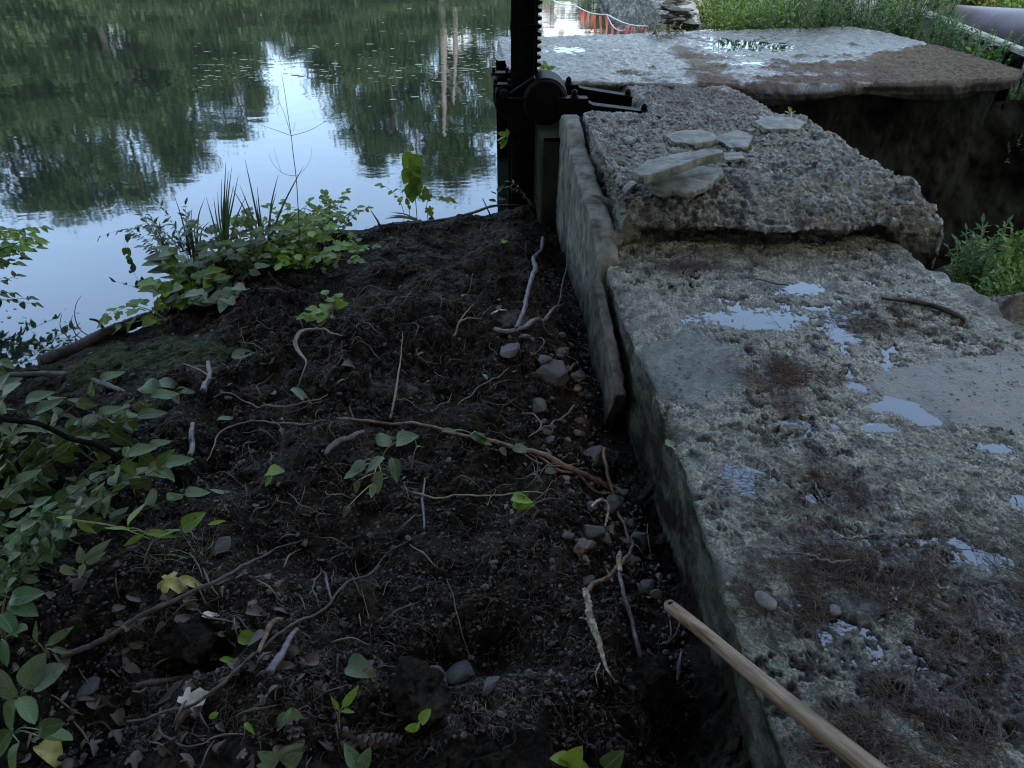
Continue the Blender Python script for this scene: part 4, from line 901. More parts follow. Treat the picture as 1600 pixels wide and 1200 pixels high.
#@@PART4
# ------------------------------------------------------------------ leaves and plants
def leaf_tpl(kind, nseg=9, fold=.25, droop=.25):
    if kind == 'maple':
        a = np.radians([-90, -60, -35, -20, 5, 25, 38, 60, 78, 90, 102, 120, 142, 155, 175, 200, 215, 240])
        r = np.array([.12, .38, .50, .36, .62, .60, .38, .72, .78, 1.0, .78, .72, .38, .60, .62, .36, .50, .38])
        V = [[0, .32, .02]]+[[.62*rr*math.cos(t), .36+.64*rr*math.sin(t), -.10*rr*rr+.05*math.sin(3*t)] for t, rr in zip(a, r)]
        V = np.array(V); n = len(a); return V, np.array([[0, 1+i, 1+(i+1) % n] for i in range(n)])
    t = np.linspace(0, 1, nseg+1)
    wd = {'ovate': np.sin(np.pi*t**.72)**.85*.30, 'lance': np.sin(np.pi*t**.85)*.17, 'round': np.sin(np.pi*t**.8)**.62*.33, 'heart': np.sin(np.pi*(.04+.96*t)**.62)**.8*.38, 'blade': (1-t**1.5)*.03+.002}[kind]
    V = []
    for ti, wi in zip(t, wd):
        z = -droop*ti*ti+.03*math.sin(ti*7); x = max(wi, .004)
        V += [[-x, ti, z+fold*x], [0, ti, z], [x, ti, z+fold*x]]
    V = np.array(V); F = []
    for i in range(nseg):
        for j in (0, 1): F.append([i*3+j, i*3+j+1, i*3+4+j, i*3+3+j])
    return V, np.array(F)
TPL = {k: leaf_tpl(k) for k in ('ovate', 'lance', 'round', 'heart', 'maple')}
TPL['tiny'] = leaf_tpl('ovate', 2, .3, .2)
def norm(a): return a/(np.linalg.norm(a, axis=-1, keepdims=True)+1e-12)
def place(mb, tpl, pos, d, up, size, m=0, wr=1.0):
    V, F = TPL[tpl] if isinstance(tpl, str) else tpl
    pos = np.atleast_2d(pos); d = norm(np.atleast_2d(d)); up = np.atleast_2d(up); x = norm(np.cross(d, up)); z = np.cross(x, d)
    size = np.broadcast_to(np.asarray(size, float), (len(pos),))
    W = pos[:, None]+size[:, None, None]*(V[None, :, 0:1]*wr*x[:, None]+V[None, :, 1:2]*d[:, None]+V[None, :, 2:3]*z[:, None])
    FF = (F[None]+(np.arange(len(pos))*len(V))[:, None, None]).reshape(-1, F.shape[1]); mb.LU[mb.n] = np.tile(V[:, :2], (len(pos), 1)); mb.add(W.reshape(-1, 3), FF, m)
def stem_leaves(mb, q, kind, size, step, start=.3, jit=.35, side=1.0, droop=.15, rs=nr, two=True, end=True, wr=1.0):
    """leaves alternating or paired along a stem polyline q"""
    d = np.r_[0, np.cumsum(np.linalg.norm(np.diff(q, axis=0), axis=1))]; s = d[-1]*start; i = 0
    P_, D_, U_, S_ = [], [], [], []
    while s < d[-1]:
        p = np.array([np.interp(s, d, q[:, k]) for k in range(3)]); j = min(np.searchsorted(d, s), len(q)-1); T = norm(q[j]-q[max(j-1, 0)])
        lat = norm(np.cross(T, [0, 0, 1])+rs.normal(0, .15, 3))
        for sg in ((1, -1) if two else ((1,) if i % 2 else (-1,))):
            dd = lat*sg*side+T*.6+np.array([0, 0, -droop])+rs.normal(0, jit, 3)*.6
            P_.append(p); D_.append(dd); U_.append(np.array([0, -.25, 1])+rs.normal(0, jit, 3)); S_.append(size*rs.uniform(.42, 1.25)*(1-.25*(s/d[-1])))
        s += step*rs.uniform(.7, 1.3); i += 1
    if end: P_.append(q[-1]); D_.append(norm(q[-1]-q[-3])+[0, 0, -.2]); U_.append([0, -.2, 1.]); S_.append(size*.9)
    if P_: place(mb, kind, np.array(P_), np.array(D_), np.array(U_), np.array(S_), wr=wr)
def plant(name, label, cat, base, stems, leafm, stemm='green_stem', group=None):
    """stems: list of (polyline, radius, leaf kind, size, step, start, two)"""
    e = empty(name, base, label, cat, group); ms = MB(); ml = MB()
    for st in stems:
        q, r, kind, size, step, start, two = st[:7]; q = smooth_line(q, 24)
        add_tube(ms, q, np.array([r, r*.8, r*.4]), 5)
        if kind: stem_leaves(ml, q, kind, size, step, start, two=two, **(st[7] if len(st) > 7 else {}))
    ms.build('stem', M[stemm], e)
    if ml.n: ml.build('foliage', M[leafm], e)
    return e
def rs_(s): return np.random.RandomState(s)
# seedlings on the mud by the water, centre
b0 = hit_soil(655, 338); Yb = b0[1]
def pv(px, py, dy=0): return PY(px, py, Yb+dy)
plant('seedling', 'tall bright green seedling with large hanging leaves standing in front of the pond, centre', 'seedling', hit_soil(651, 333), [
    ([hit_soil(651, 333), pv(648, 300), pv(644, 270), pv(643, 245), pv(642, 232)], .003, None, 0, 0, 0, 0)], 'leaf_bright')
e = bpy.data.objects['seedling']; ml = MB()
for (px, py, dx, dz, s_) in [(643, 238, -.5, -.7, .12), (644, 240, .35, -.9, .14), (643, 256, .25, -1, .15), (641, 262, -.45, -.8, .12), (645, 275, .3, -1, .14), (643, 285, -.05, -1, .14), (643, 236, .05, .5, .05), (645, 296, -.5, -.6, .07)]:
    place(ml, 'ovate', pv(px, py), [dx, -.25, dz], [dx*.6, -1, .3], s_, wr=1.15)
ml.build('foliage', M['leaf_bright'], e)
for nm, lb, bp, pts, kd, sz, st_ in [
    ('seedling', 'leaning seedling with small round leaves left of the tall one', (632, 336), [(625, 315), (613, 300), (603, 292), (598, 290)], 'round', .065, .05),
    ('seedling', 'low maple-like seedling with broad drooping leaves right of the tall one', (668, 336), [(667, 318), (674, 308), (690, 308)], 'maple', .13, .06),
    ('seedling', 'thin pale seedling with three small leaves between its taller neighbours', (640, 338), [(638, 320), (632, 298), (622, 296)], 'round', .05, .10)]:
    bb = hit_soil(*bp); q = [bb]+[PY(x_, y_, bb[1]) for x_, y_ in pts]
    plant(nm, lb, 'seedling', bb, [(q, .0025, kd, sz, st_, .35, True, dict(rs=rs_(len(lb))))], 'leaf_bright')
# vegetation mass on the shore (left of centre)
def clump(label, px, py, n, h, spread, kind, size, step, leafm, name='shore_plant', cat='plant', stemm='green_stem', lean=(0, 0), seed=0, two=True, group=None, start=.25, wr=1.0, r=.002):
    q0 = hit_soil(px, py); rs = rs_(seed); st = []
    for i in range(n):
        a = rs.uniform(0, 6.28); o = q0+np.array([math.cos(a), math.sin(a), 0])*rs.uniform(0, spread*.4); o[2] = float(soil_h(o[0], o[1], 1)) if shore_dist(o[:1], o[1:2])[0] > 0 else q0[2]
        hh_ = h*rs.uniform(.55, 1.1); tip = o+np.array([math.cos(a)*spread*rs.uniform(.4, 1.1)+lean[0]*h, math.sin(a)*spread*rs.uniform(.2, .8)+lean[1]*h, hh_])
        mid = (o+tip)/2+[0, 0, hh_*.22]
        st.append(([o, mid, tip], r, kind, size, step, start, two, dict(rs=rs, wr=wr)))
    return plant(name, label, cat, q0, st, leafm, stemm, group)
SHP = [((465, 385), 16, .22, .20, 'round', .05, .035, 'leaf_bright', 'bushy bright green herb at the water edge under the dead twig'),
       ((520, 372), 12, .20, .16, 'round', .045, .035, 'leaf_bright', 'smaller bright herb at the right end of the shore greenery'),
       ((425, 415), 9, .20, .20, 'maple', .12, .08, 'leaf_bright', 'grape-like vine with lobed leaves in the middle of the shore greenery'),
       ((370, 415), 9, .22, .18, 'maple', .11, .08, 'leaf', 'dark lobed-leaf vine behind the sedge tuft'),
       ((315, 440), 8, .22, .16, 'heart', .11, .08, 'leaf', 'broad-leaved plant with insect-bitten leaves nearest the water'),
       ((480, 420), 8, .14, .22, 'maple', .10, .08, 'leaf_bright', 'trampled vine with lobed leaves on the black soil hump'),
       ((560, 398), 3, .07, .06, 'maple', .08, .04, 'leaf_bright', 'single small lobed plant alone on the upper soil'),
       ((350, 470), 6, .10, .16, 'heart', .09, .07, 'leaf_pale', 'wilted plant lying leaf underside up below the vines'),
       ((290, 470), 7, .16, .14, 'heart', .10, .07, 'leaf_bright', 'yellow-green broad plant above the log end'),
       ((520, 490), 4, .06, .08, 'heart', .06, .04, 'leaf_bright', 'low bright sprig flattened on the soil mid bank')]
for i, (pp, n, h_, sp2, kd, sz, stp, lm, lb) in enumerate(SHP):
    clump(lb, *pp, int(n*1.5), h_*1.0, sp2*1.2, kd, sz, stp, lm, seed=40+i)
# sprig over the log (left)
bb = hit_soil(262, 500); q = [bb, PY(235, 485, bb[1]), PY(205, 478, bb[1]-.03), PY(178, 488, bb[1]-.06)]
plant('shore_plant', 'sprig with big scalloped leaves reaching out over the half-sunk log', 'plant', bb, [(q, .003, 'maple', .14, .10, .15, True, dict(rs=rs_(5))), ([bb, PY(225, 500, bb[1]-.05), PY(190, 510, bb[1]-.08)], .003, 'heart', .09, .09, .3, True, dict(rs=rs_(6)))], 'leaf_bright')
bb = P(262, 395, WATER); q = [bb+[0, 0, -.02], PY(235, 352, bb[1]-.1), PY(210, 358, bb[1]-.1), PY(195, 375, bb[1]-.1), PY(200, 398, bb[1]-.1)]
plant('shore_plant', 'wiry stem arching over the water with a few dark hanging leaves', 'plant', bb, [(q, .0018, 'ovate', .07, .09, .45, True, dict(rs=rs_(8), droop=.8)), ([q[1], PY(180, 362, bb[1]-.1), PY(158, 370, bb[1]-.1)], .0012, 'ovate', .06, .08, .3, True, dict(rs=rs_(9)))], 'leaf', 'brown_stem')
# feathery narrow-leaved plants
for i, (px, py, lb) in enumerate([(275, 430, 'feathery narrow-leaved weed leaning out over the water left of the sedge'), (300, 415, 'second feathery weed, close beside the sedge tuft')]):
    bb = P(px, py, WATER+.05); rs = rs_(60+i); st = []
    for k_ in range(9):
        tip = PY(px-70+rs.uniform(-10, 75), py-80+rs.uniform(-25, 35), bb[1]+rs.uniform(-.1, .1)); st.append(([bb, (bb+tip)/2+[0, 0, .06], tip], .0015, 'lance', .055, .022, .3, True, dict(rs=rs)))
    plant('feathery_weed', lb, 'weed', bb, st, 'grass')
# sedge tuft
def blades(name, label, base, tips, w, m, cat='sedge', bend=.12, group=None):
    mb = MB()
    for tp in tips:
        q = smooth_line([base+rs_(int(abs(tp[0])*1000)).normal(0, .018, 3)*[1, 1, 0], (base+tp[:3])/2+np.array([0, 0, bend*.3]), tp[:3]], 14)
        T = norm(np.gradient(q, axis=0)); x = norm(np.cross(T, [0, 1, .2])); t = np.linspace(0, 1, 14)[:, None]; ww = w*(1-t**2.2)+.0005
        V = np.stack([q-x*ww, q+[0, .003, 0], q+x*ww], 1); mb.add(V.reshape(-1, 3), gridF(14, 3))
    o = mb.build(name, M[m]); return tag(o, label, cat, group)
sb = hit_soil(352, 415); sY = sb[1]
blades('sedge', 'upright tuft of long sword-like sedge blades at the pond edge', sb, [PY(x_, y_, sY+rs_(x_).uniform(-.1, .1)) for x_, y_ in [(353, 252), (357, 268), (362, 262), (346, 280), (340, 300), (334, 310), (365, 290), (385, 305), (372, 275), (322, 308), (350, 300), (358, 310)]], .006, 'grass')
sb2 = hit_soil(415, 400)
blades('sedge', 'second clump of sedge blades fanning left and right under the dead twig', sb2, [PY(x_, y_, sb2[1]+rs_(x_+1).uniform(-.1, .1)) for x_, y_ in [(383, 250), (375, 290), (402, 292), (362, 292), (435, 272), (432, 300), (474, 260), (480, 320), (400, 310)]], .006, 'grass')
sb3 = hit_soil(310, 430)
blades('sedge', 'pale wet sedge blades lying over toward the water, left of the upright tuft', sb3, [PY(x_, y_, sb3[1]+.05) for x_, y_ in [(272, 305), (300, 325), (310, 340), (320, 310), (298, 345), (290, 330), (318, 350), (330, 345)]], .0065, 'grass', bend=.3)
blades('sedge', 'broad pale blades lying flat on the mud below the seedlings', hit_soil(655, 352)+[0, 0, .03], [hit_soil(x_, y_)+[0, 0, .05] for x_, y_ in [(612, 343), (608, 349), (603, 356), (620, 345)]], .010, 'leaf_pale', bend=.05)
# bare dead twig standing before the water
bt = hit_soil(468, 400); dY = bt[1]
mb = MB()
def tw(pts, r): add_tube(mb, smooth_line([PY(x_, y_, dY) for x_, y_ in pts], 30), np.array(r), 5)
tw([(470, 400), (466, 330), (463, 280), (458, 240), (455, 212), (450, 180), (445, 145), (440, 115)], [.0028, .0022, .001]); tw([(455, 212), (445, 180), (437, 160), (434, 142)], [.0014, .0006])
tw([(455, 212), (430, 203), (412, 197), (392, 190)], [.0014, .0007]); tw([(455, 212), (480, 205), (500, 195), (517, 183)], [.0014, .0006]); tw([(464, 275), (445, 272), (428, 258), (420, 240)], [.0012, .0005])
tw([(464, 275), (478, 262), (486, 245), (487, 230)], [.001, .0004]); tw([(437, 160), (424, 170), (420, 178)], [.0007, .0004]); tw([(440, 270), (432, 248), (428, 230)], [.0008, .0004]); tw([(458, 205), (460, 198), (462, 190)], [.0008, .0004])
tag(mb.build('dead_sapling', M['brown_stem']), 'leafless forked sapling standing thin against the bright water', 'dead sapling')
for k_, pts in enumerate([[(118, 548), (108, 530), (94, 510), (97, 490)], [(143, 527), (125, 515), (117, 495), (119, 475), (127, 462)], [(130, 530), (118, 522), (112, 505), (113, 492)]]):
    bY = P(*pts[0], WATER)[1]; mb = MB(); add_tube(mb, smooth_line([PY(x_, y_, bY) for x_, y_ in pts], 24), np.array([.003, .0025, .001]), 5)
    tag(mb.build('reed_stalk', M['brown_stem']), ['left of three thin curved stalks rising from the water by the log', 'right and tallest of three thin curved stalks by the log', 'faint middle stalk of three by the log'][k_], 'stalk', 'thin stalks in the water by the log')
# half sunk log
q = smooth_line([P(62, 566, WATER+.02), P(90, 556, WATER+.015), P(120, 545, WATER+.02), P(160, 525, WATER+.035), P(205, 506, WATER+.06), P(240, 492, WATER+.08)], 60)
mb = MB(); add_tube(mb, q, np.array([.030, .036, .034, .032, .026]), 14, rough=.12, seed=4); add_tube(mb, smooth_line([q[34], q[34]+[-.03, .02, .06], q[34]+[-.07, .02, .075]], 10), np.array([.01, .005]), 6)
tag(mb.build('log', M['log']), 'dark wet log with a broken end, lying half in the water at the left shore', 'log')
q = smooth_line([P(590, 352, WATER+.03), P(640, 349, WATER+.05), P(700, 342, WATER+.03), P(740, 332, WATER+.06), P(770, 322, WATER+.10), P(812, 320, WATER+.09)], 50)
mb = MB(); add_tube(mb, q, np.array([.006, .008, .009, .009, .006]), 7, rough=.15); add_tube(mb, [P(767, 338, WATER+.05), PY(754, 310, P(767, 338, WATER+.05)[1])], np.array([.006, .003]), 6)
tag(mb.build('stick', M['stick']), 'dark crooked branch lying along the water edge below the gate post', 'stick')
mb = MB(); bs_ = hit_soil(598, 362); add_tube(mb, [bs_, PY(590, 345, bs_[1]), PY(579, 328, bs_[1])], np.array([.008, .006, .002]), 6); tag(mb.build('stick', M['stick']), 'pointed dark stick poking up left of the seedlings', 'stick')
# branch on the slab edge at right
q = smooth_line([P(1378, 466, .03), P(1420, 470, .02), P(1455, 477, .02), P(1490, 490, 0.02), P(1520, 510, -.02), P(1535, 525, -.08)], 50)
mb = MB(); add_tube(mb, q, np.array([.006, .010, .011, .013, .015]), 8, rough=.15); tag(mb.build('stick', M['log']), 'dark bent branch lying over the right edge of the slab', 'stick')
for i, pts in enumerate([[(1165, 432), (1200, 440), (1232, 446)], [(1228, 862), (1262, 868), (1300, 878), (1330, 876)], [(1300, 842), (1340, 840), (1385, 833)], [(1290, 790), (1280, 770), (1272, 755)]]):
    mb = MB(); add_tube(mb, smooth_line([P(*p_, .012) for p_ in pts], 30)+np.column_stack([noise(np.arange(30)*.4, np.zeros(30)+i)*.004]*2+[np.zeros(30)]), np.array([.002, .004, .003]), 6)
    tag(mb.build('stick', M['stick']), ['thin black twig just below the undercut on the slab', 'curved dark twig in the needle mat mid slab', 'level dark twig at the right of the slab centre', 'short twig pointing up in the slab mud'][i], 'stick')
# shrub overhanging the water at far left
def shrub(label, base, region, n, kind, size, leafm, Yr, seed, start=.35, step=.05, name='shrub', stemm='brown_stem', wr=1.0, r=.003, jit=.55, arch=.25, droop=.35):
    """region: px box of the tips"""
    rs = rs_(seed); st = []
    for i in range(n):
        px, py = rs.uniform(region[0], region[2]), rs.uniform(region[1], region[3]); tip = PY(px, py, rs.uniform(*Yr)); b1 = base+rs.normal(0, .06, 3)*[1, 1, 0]
        mid = (b1+tip)/2+[0, 0, np.linalg.norm(tip-b1)*arch*rs.uniform(.3, 1)]
        st.append(([b1, mid, tip], r, kind, size, step, start, True, dict(rs=rs, wr=wr, jit=jit, droop=droop)))
    return plant(name, label, 'shrub', base, st, leafm, stemm)
shrub('leafy shrub overhanging the water at the far left edge', np.array([-3.25, 3.3, -.5]), (-90, 340, 78, 400), 30, 'ovate', .065, 'leaf_bright', (3.2, 3.8), 71)
shrub('shadowed lower shrub trailing dark leaves over the water at the left edge', np.array([-3.1, 3.0, -.5]), (-80, 400, 60, 480), 24, 'ovate', .055, 'leaf', (3.1, 3.5), 72)
mb_ = shrub('single drooping branch with few leaves at the very left, above the shore', np.array([-2.9, 2.8, -.45]), (-40, 545, 12, 600), 5, 'ovate', .07, 'leaf', (2.5, 2.8), 73)
# big shrub left middle
shrub('large shrub with long pointed dull green leaves filling the left middle', np.array([-1.85, 1.75, -.42]), (-40, 590, 290, 700), 20, 'ovate', .10, 'leaf', (1.75, 2.35), 81, start=.3, step=.06, jit=.9, arch=.15, wr=.95)
shrub('second shrub of drooping leaves below the dark arching branch', np.array([-1.7, 1.35, -.40]), (-30, 690, 290, 800), 20, 'ovate', .085, 'leaf', (1.5, 1.95), 82, start=.3, step=.055, jit=.9, arch=.1, wr=.95)
shrub('low mixed shrub of paler leaves at the left edge in shadow', np.array([-1.5, 1.2, -.35]), (-30, 780, 130, 880), 16, 'ovate', .055, 'leaf_round', (1.25, 1.6), 83, start=.3, step=.045, arch=.1)
mb = MB(); add_tube(mb, smooth_line([Q(-30, 640, 2.05), Q(10, 655, 2.0), Q(60, 662, 1.95), Q(110, 685, 1.93), Q(150, 695, 1.9), Q(185, 715, 1.9)], 50), np.array([.008, .008, .007, .0075, .009]), 8, rough=.12)
tag(mb.build('stick', M['post']), 'black arching branch crossing the left shrub', 'stick')
mb = MB(); add_tube(mb, smooth_line([P(0, 588, -.47), P(90, 585, -.46), P(160, 600, -.42), P(228, 628, -.38)], 50), np.array([.014, .016, .014, .008]), 8, rough=.15)
tag(mb.build('stick', M['stick']), 'dark branch lying along the shore behind the big shrub', 'stick')
# herbs and round leaved plants low left
def leafset(name, label, base, leaves, leafm, cat='plant', stemm='green_stem', r=.0022):
    e = empty(name, base, label, cat); ms = MB(); ml = MB()
    for (px, py, px2, py2, dep, kind, size, upx) in leaves:
        p0 = Q(px, py, dep); p1 = Q(px2, py2, dep-.02); add_tube(ms, smooth_line([base, (base+p0)/2+[0, 0, .02], p0], 10), np.array([r, r*.6]), 5)
        jr = rs_(int(px*7+py)); place(ml, kind, p0, p1-p0+jr.normal(0, .15, 3)*np.linalg.norm(p1-p0), [upx+jr.normal(0, .35), -.35+jr.normal(0, .35), 1], np.linalg.norm(p1-p0)*size*.86, wr=.9)
    ms.build('stem', M[stemm], e); ml.build('foliage', M[leafm], e); return e
leafset('round_leaf_plant', 'plant with three large pale rounded leaves at the lower left edge', hit_soil(40, 1110), [(38, 1075, 50, 1018, 1.42, 'round', 1.05, 0), (52, 1072, 102, 1040, 1.42, 'round', 1.0, .2), (28, 1088, -25, 1055, 1.42, 'round', 1.1, -.2)], 'leaf_pale')
leafset('round_leaf_plant', 'darker green rounded plant low in the left corner', hit_soil(20, 1150), [(25, 1092, -10, 1140, 1.45, 'round', 1.2, 0), (30, 1090, 58, 1128, 1.45, 'round', 1.1, .1), (60, 1140, 92, 1130, 1.47, 'round', 1.1, .1), (20, 1140, -20, 1190, 1.45, 'round', 1.2, 0), (30, 1160, 20, 1215, 1.42, 'round', 1.2, .1), (60, 1150, 120, 1135, 1.48, 'round', .9, 0)], 'leaf_round')
leafset('round_leaf_plant', 'mid green plant with stacked leaves at the left edge above the pale ones', hit_soil(10, 1020), [(15, 938, 55, 920, 1.5, 'ovate', 1.2, 0), (18, 940, 60, 945, 1.5, 'ovate', 1.2, .2), (10, 925, 25, 895, 1.5, 'ovate', 1.3, 0), (5, 940, -30, 965, 1.48, 'ovate', 1.2, 0), (20, 990, 48, 975, 1.5, 'ovate', 1.2, 0), (0, 960, 25, 990, 1.5, 'ovate', 1.2, 0), (5, 1000, 22, 1030, 1.5, 'ovate', 1.2, 0)], 'leaf_round')
leafset('leafy_sprig', 'sprig of two upright narrow leaves beside the round-leaved plants', hit_soil(78, 1030), [(75, 1008, 115, 985, 1.55, 'lance', 1.0, 0), (60, 1005, 58, 975, 1.55, 'lance', 1.2, 0), (80, 1015, 108, 1020, 1.56, 'lance', 1.0, 0)], 'leaf_round')
leafset('leafy_sprig', 'pale-leaved sprig below the big shrub, leaves held flat', hit_soil(135, 905), [(130, 880, 122, 855, 1.75, 'ovate', 1.1, 0), (132, 878, 162, 850, 1.75, 'lance', 1.2, 0), (134, 880, 170, 862, 1.75, 'lance', 1.1, 0), (132, 882, 130, 902, 1.75, 'ovate', 1.2, 0), (95, 885, 105, 897, 1.75, 'ovate', 1.3, 0)], 'leaf_pale')
leafset('leafy_sprig', 'yellow-green sprig at the right foot of the big shrub', hit_soil(240, 845), [(205, 830, 165, 820, 1.78, 'lance', 1.2, 0), (200, 825, 215, 790, 1.78, 'ovate', 1.2, 0), (225, 832, 268, 835, 1.78, 'lance', 1.1, 0), (225, 835, 190, 848, 1.78, 'lance', 1.2, 0), (285, 828, 312, 800, 1.8, 'ovate', 1.3, 0), (280, 830, 248, 833, 1.8, 'lance', 1.2, 0), (115, 812, 90, 802, 1.75, 'lance', 1.3, 0), (120, 815, 142, 830, 1.75, 'lance', 1.2, 0)], 'leaf_bright')
leafset('leafy_sprig', 'sprig of toothed leaves on the upright stem above the pine cones', hit_soil(530, 1140), [(535, 1105, 548, 1078, 1.5, 'lance', 1.3, 0), (533, 1112, 550, 1110, 1.5, 'lance', 1.1, 0), (530, 1110, 520, 1095, 1.5, 'lance', 1.1, 0)], 'leaf_bright')
leafset('leafy_sprig', 'two drooping dark leaves beside the standing pine cone', hit_soil(450, 1140), [(448, 1112, 430, 1145, 1.5, 'ovate', 1.1, 0), (450, 1110, 470, 1120, 1.5, 'ovate', 1.2, 0)], 'leaf_round')
leafset('round_leaf_plant', 'pale sprawling plant at the bottom edge left of centre', hit_soil(430, 1190), [(435, 1190, 415, 1165, 1.42, 'heart', 1.1, 0), (440, 1185, 460, 1165, 1.42, 'heart', 1.2, 0), (445, 1195, 470, 1185, 1.42, 'heart', 1.2, 0), (430, 1195, 400, 1200, 1.42, 'heart', 1.1, 0)], 'leaf_pale')
leafset('round_leaf_plant', 'small plant with two upright leaves at the bottom edge', hit_soil(560, 1205), [(558, 1200, 545, 1170, 1.42, 'ovate', 1.2, 0), (562, 1202, 580, 1175, 1.42, 'ovate', 1.1, 0)], 'leaf_round')
leafset('round_leaf_plant', 'bright plant with large curled leaves at the bottom edge, centre', hit_soil(890, 1195), [(885, 1195, 905, 1170, 1.33, 'heart', 1.4, 0), (890, 1190, 868, 1180, 1.33, 'heart', 1.3, 0), (895, 1195, 918, 1195, 1.33, 'heart', 1.3, 0)], 'leaf_bright')
leafset('round_leaf_plant', 'dark leaf pair at the bottom edge right of the bright plant', hit_soil(955, 1200), [(945, 1200, 968, 1178, 1.32, 'heart', 1.3, 0)], 'leaf')
leafset('leafy_sprig', 'tiny two-leaved sprout between the hollow and the pine cone', hit_soil(655, 1140), [(655, 1135, 640, 1140, 1.48, 'round', 1.3, 0), (657, 1130, 662, 1115, 1.48, 'round', 1.3, 0)], 'leaf_bright')
leafset('leafy_sprig', 'uprooted sprig with crumpled pale leaves in mid bank', hit_soil(590, 730), [(600, 715, 578, 735, 2.0, 'ovate', 1.4, 0), (620, 690, 645, 675, 2.05, 'heart', 1.4, 0), (595, 735, 590, 765, 2.0, 'ovate', 1.4, 0), (570, 720, 545, 738, 2.0, 'ovate', 1.3, .2), (585, 755, 575, 775, 2.0, 'ovate', 1.2, 0), (560, 735, 540, 742, 2.0, 'ovate', 1.4, 0)], 'leaf_pale')
leafset('leafy_sprig', 'green leaves of the uprooted sprig caught on its dark side', hit_soil(610, 745), [(612, 715, 622, 745, 2.0, 'ovate', 1.4, 0), (545, 790, 538, 805, 1.95, 'ovate', 1.4, 0), (560, 750, 552, 765, 1.98, 'ovate', 1.3, 0)], 'leaf')
leafset('leafy_sprig', 'single veined leaf pair halfway along the level green stalk', hit_soil(818, 785), [(800, 778, 830, 776, 1.8, 'heart', 1.2, 0), (802, 784, 832, 792, 1.8, 'heart', 1.2, 0)], 'leaf_bright')
leafset('leafy_sprig', 'wilted green leaf cluster at the bend of the orange root', hit_soil(750, 685), [(735, 680, 765, 685, 2.1, 'ovate', 1.3, 0), (760, 688, 745, 670, 2.1, 'ovate', 1.2, 0), (690, 675, 715, 668, 2.1, 'ovate', 1.0, 0)], 'leaf')
leafset('leafy_sprig', 'crumpled light green leaves on the dark soil below the shrub tip', hit_soil(428, 745), [(418, 738, 442, 732, 2.0, 'heart', 1.3, 0), (425, 745, 412, 760, 2.0, 'round', 1.0, 0)], 'leaf_bright')
leafset('leafy_sprig', 'small round leaves on the gate side edge of the far platform', PY(852, 118, 5.5), [(850, 110, 840, 100, 5.1, 'round', 1.2, 0), (853, 108, 848, 94, 5.1, 'round', 1.2, 0), (855, 110, 868, 105, 5.1, 'round', 1.2, 0), (855, 112, 862, 118, 5.1, 'round', 1.3, 0), (850, 112, 838, 108, 5.1, 'round', 1.2, 0)], 'leaf_bright')
leafset('leafy_sprig', 'little green plant growing from the pier beside the post, above the water', gp(795, 215, 5.0), [(793, 212, 780, 207, 4.6, 'round', 1.3, 0), (793, 215, 775, 218, 4.6, 'round', 1.2, 0), (792, 218, 782, 228, 4.6, 'round', 1.3, 0), (794, 212, 790, 202, 4.6, 'round', 1.2, 0), (792, 220, 772, 226, 4.6, 'round', .8, 0)], 'leaf_bright')
leafset('leafy_sprig', 'dark little plant at the foot of the gate post', hit_soil(778, 325), [(777, 300, 785, 292, 4.9, 'round', 1.4, 0), (776, 305, 770, 298, 4.9, 'round', 1.4, 0), (778, 312, 788, 310, 4.9, 'round', 1.2, 0), (775, 315, 766, 310, 4.9, 'round', 1.3, 0)], 'leaf')
leafset('leafy_sprig', 'tiny seedling on the right rear edge of the rough block', P(1236, 185, .22), [(1235, 178, 1228, 172, 4.4, 'round', 1.2, 0), (1236, 176, 1234, 166, 4.4, 'round', 1.2, 0), (1237, 178, 1242, 172, 4.4, 'round', 1.2, 0)], 'leaf_bright')
clump('dark ferny weed growing in the corner between post and facing', 845, 330, 10, .22, .22, 'lance', .05, .03, 'leaf', 'ferny_weed', 'weed', seed=91, lean=(.3, 0))
clump('fine pale grass tuft among the dead leaves at lower left', 255, 880, 26, .09, .12, None, 0, 1, 'grass', 'grass_tuft', 'grass tuft', 'brown_stem', seed=92, r=.0009)
clump('sparse dry grass tuft right of the big shrub foot', 310, 870, 20, .07, .10, None, 0, 1, 'grass', 'grass_tuft', 'grass tuft', 'green_stem', seed=93, r=.0009)
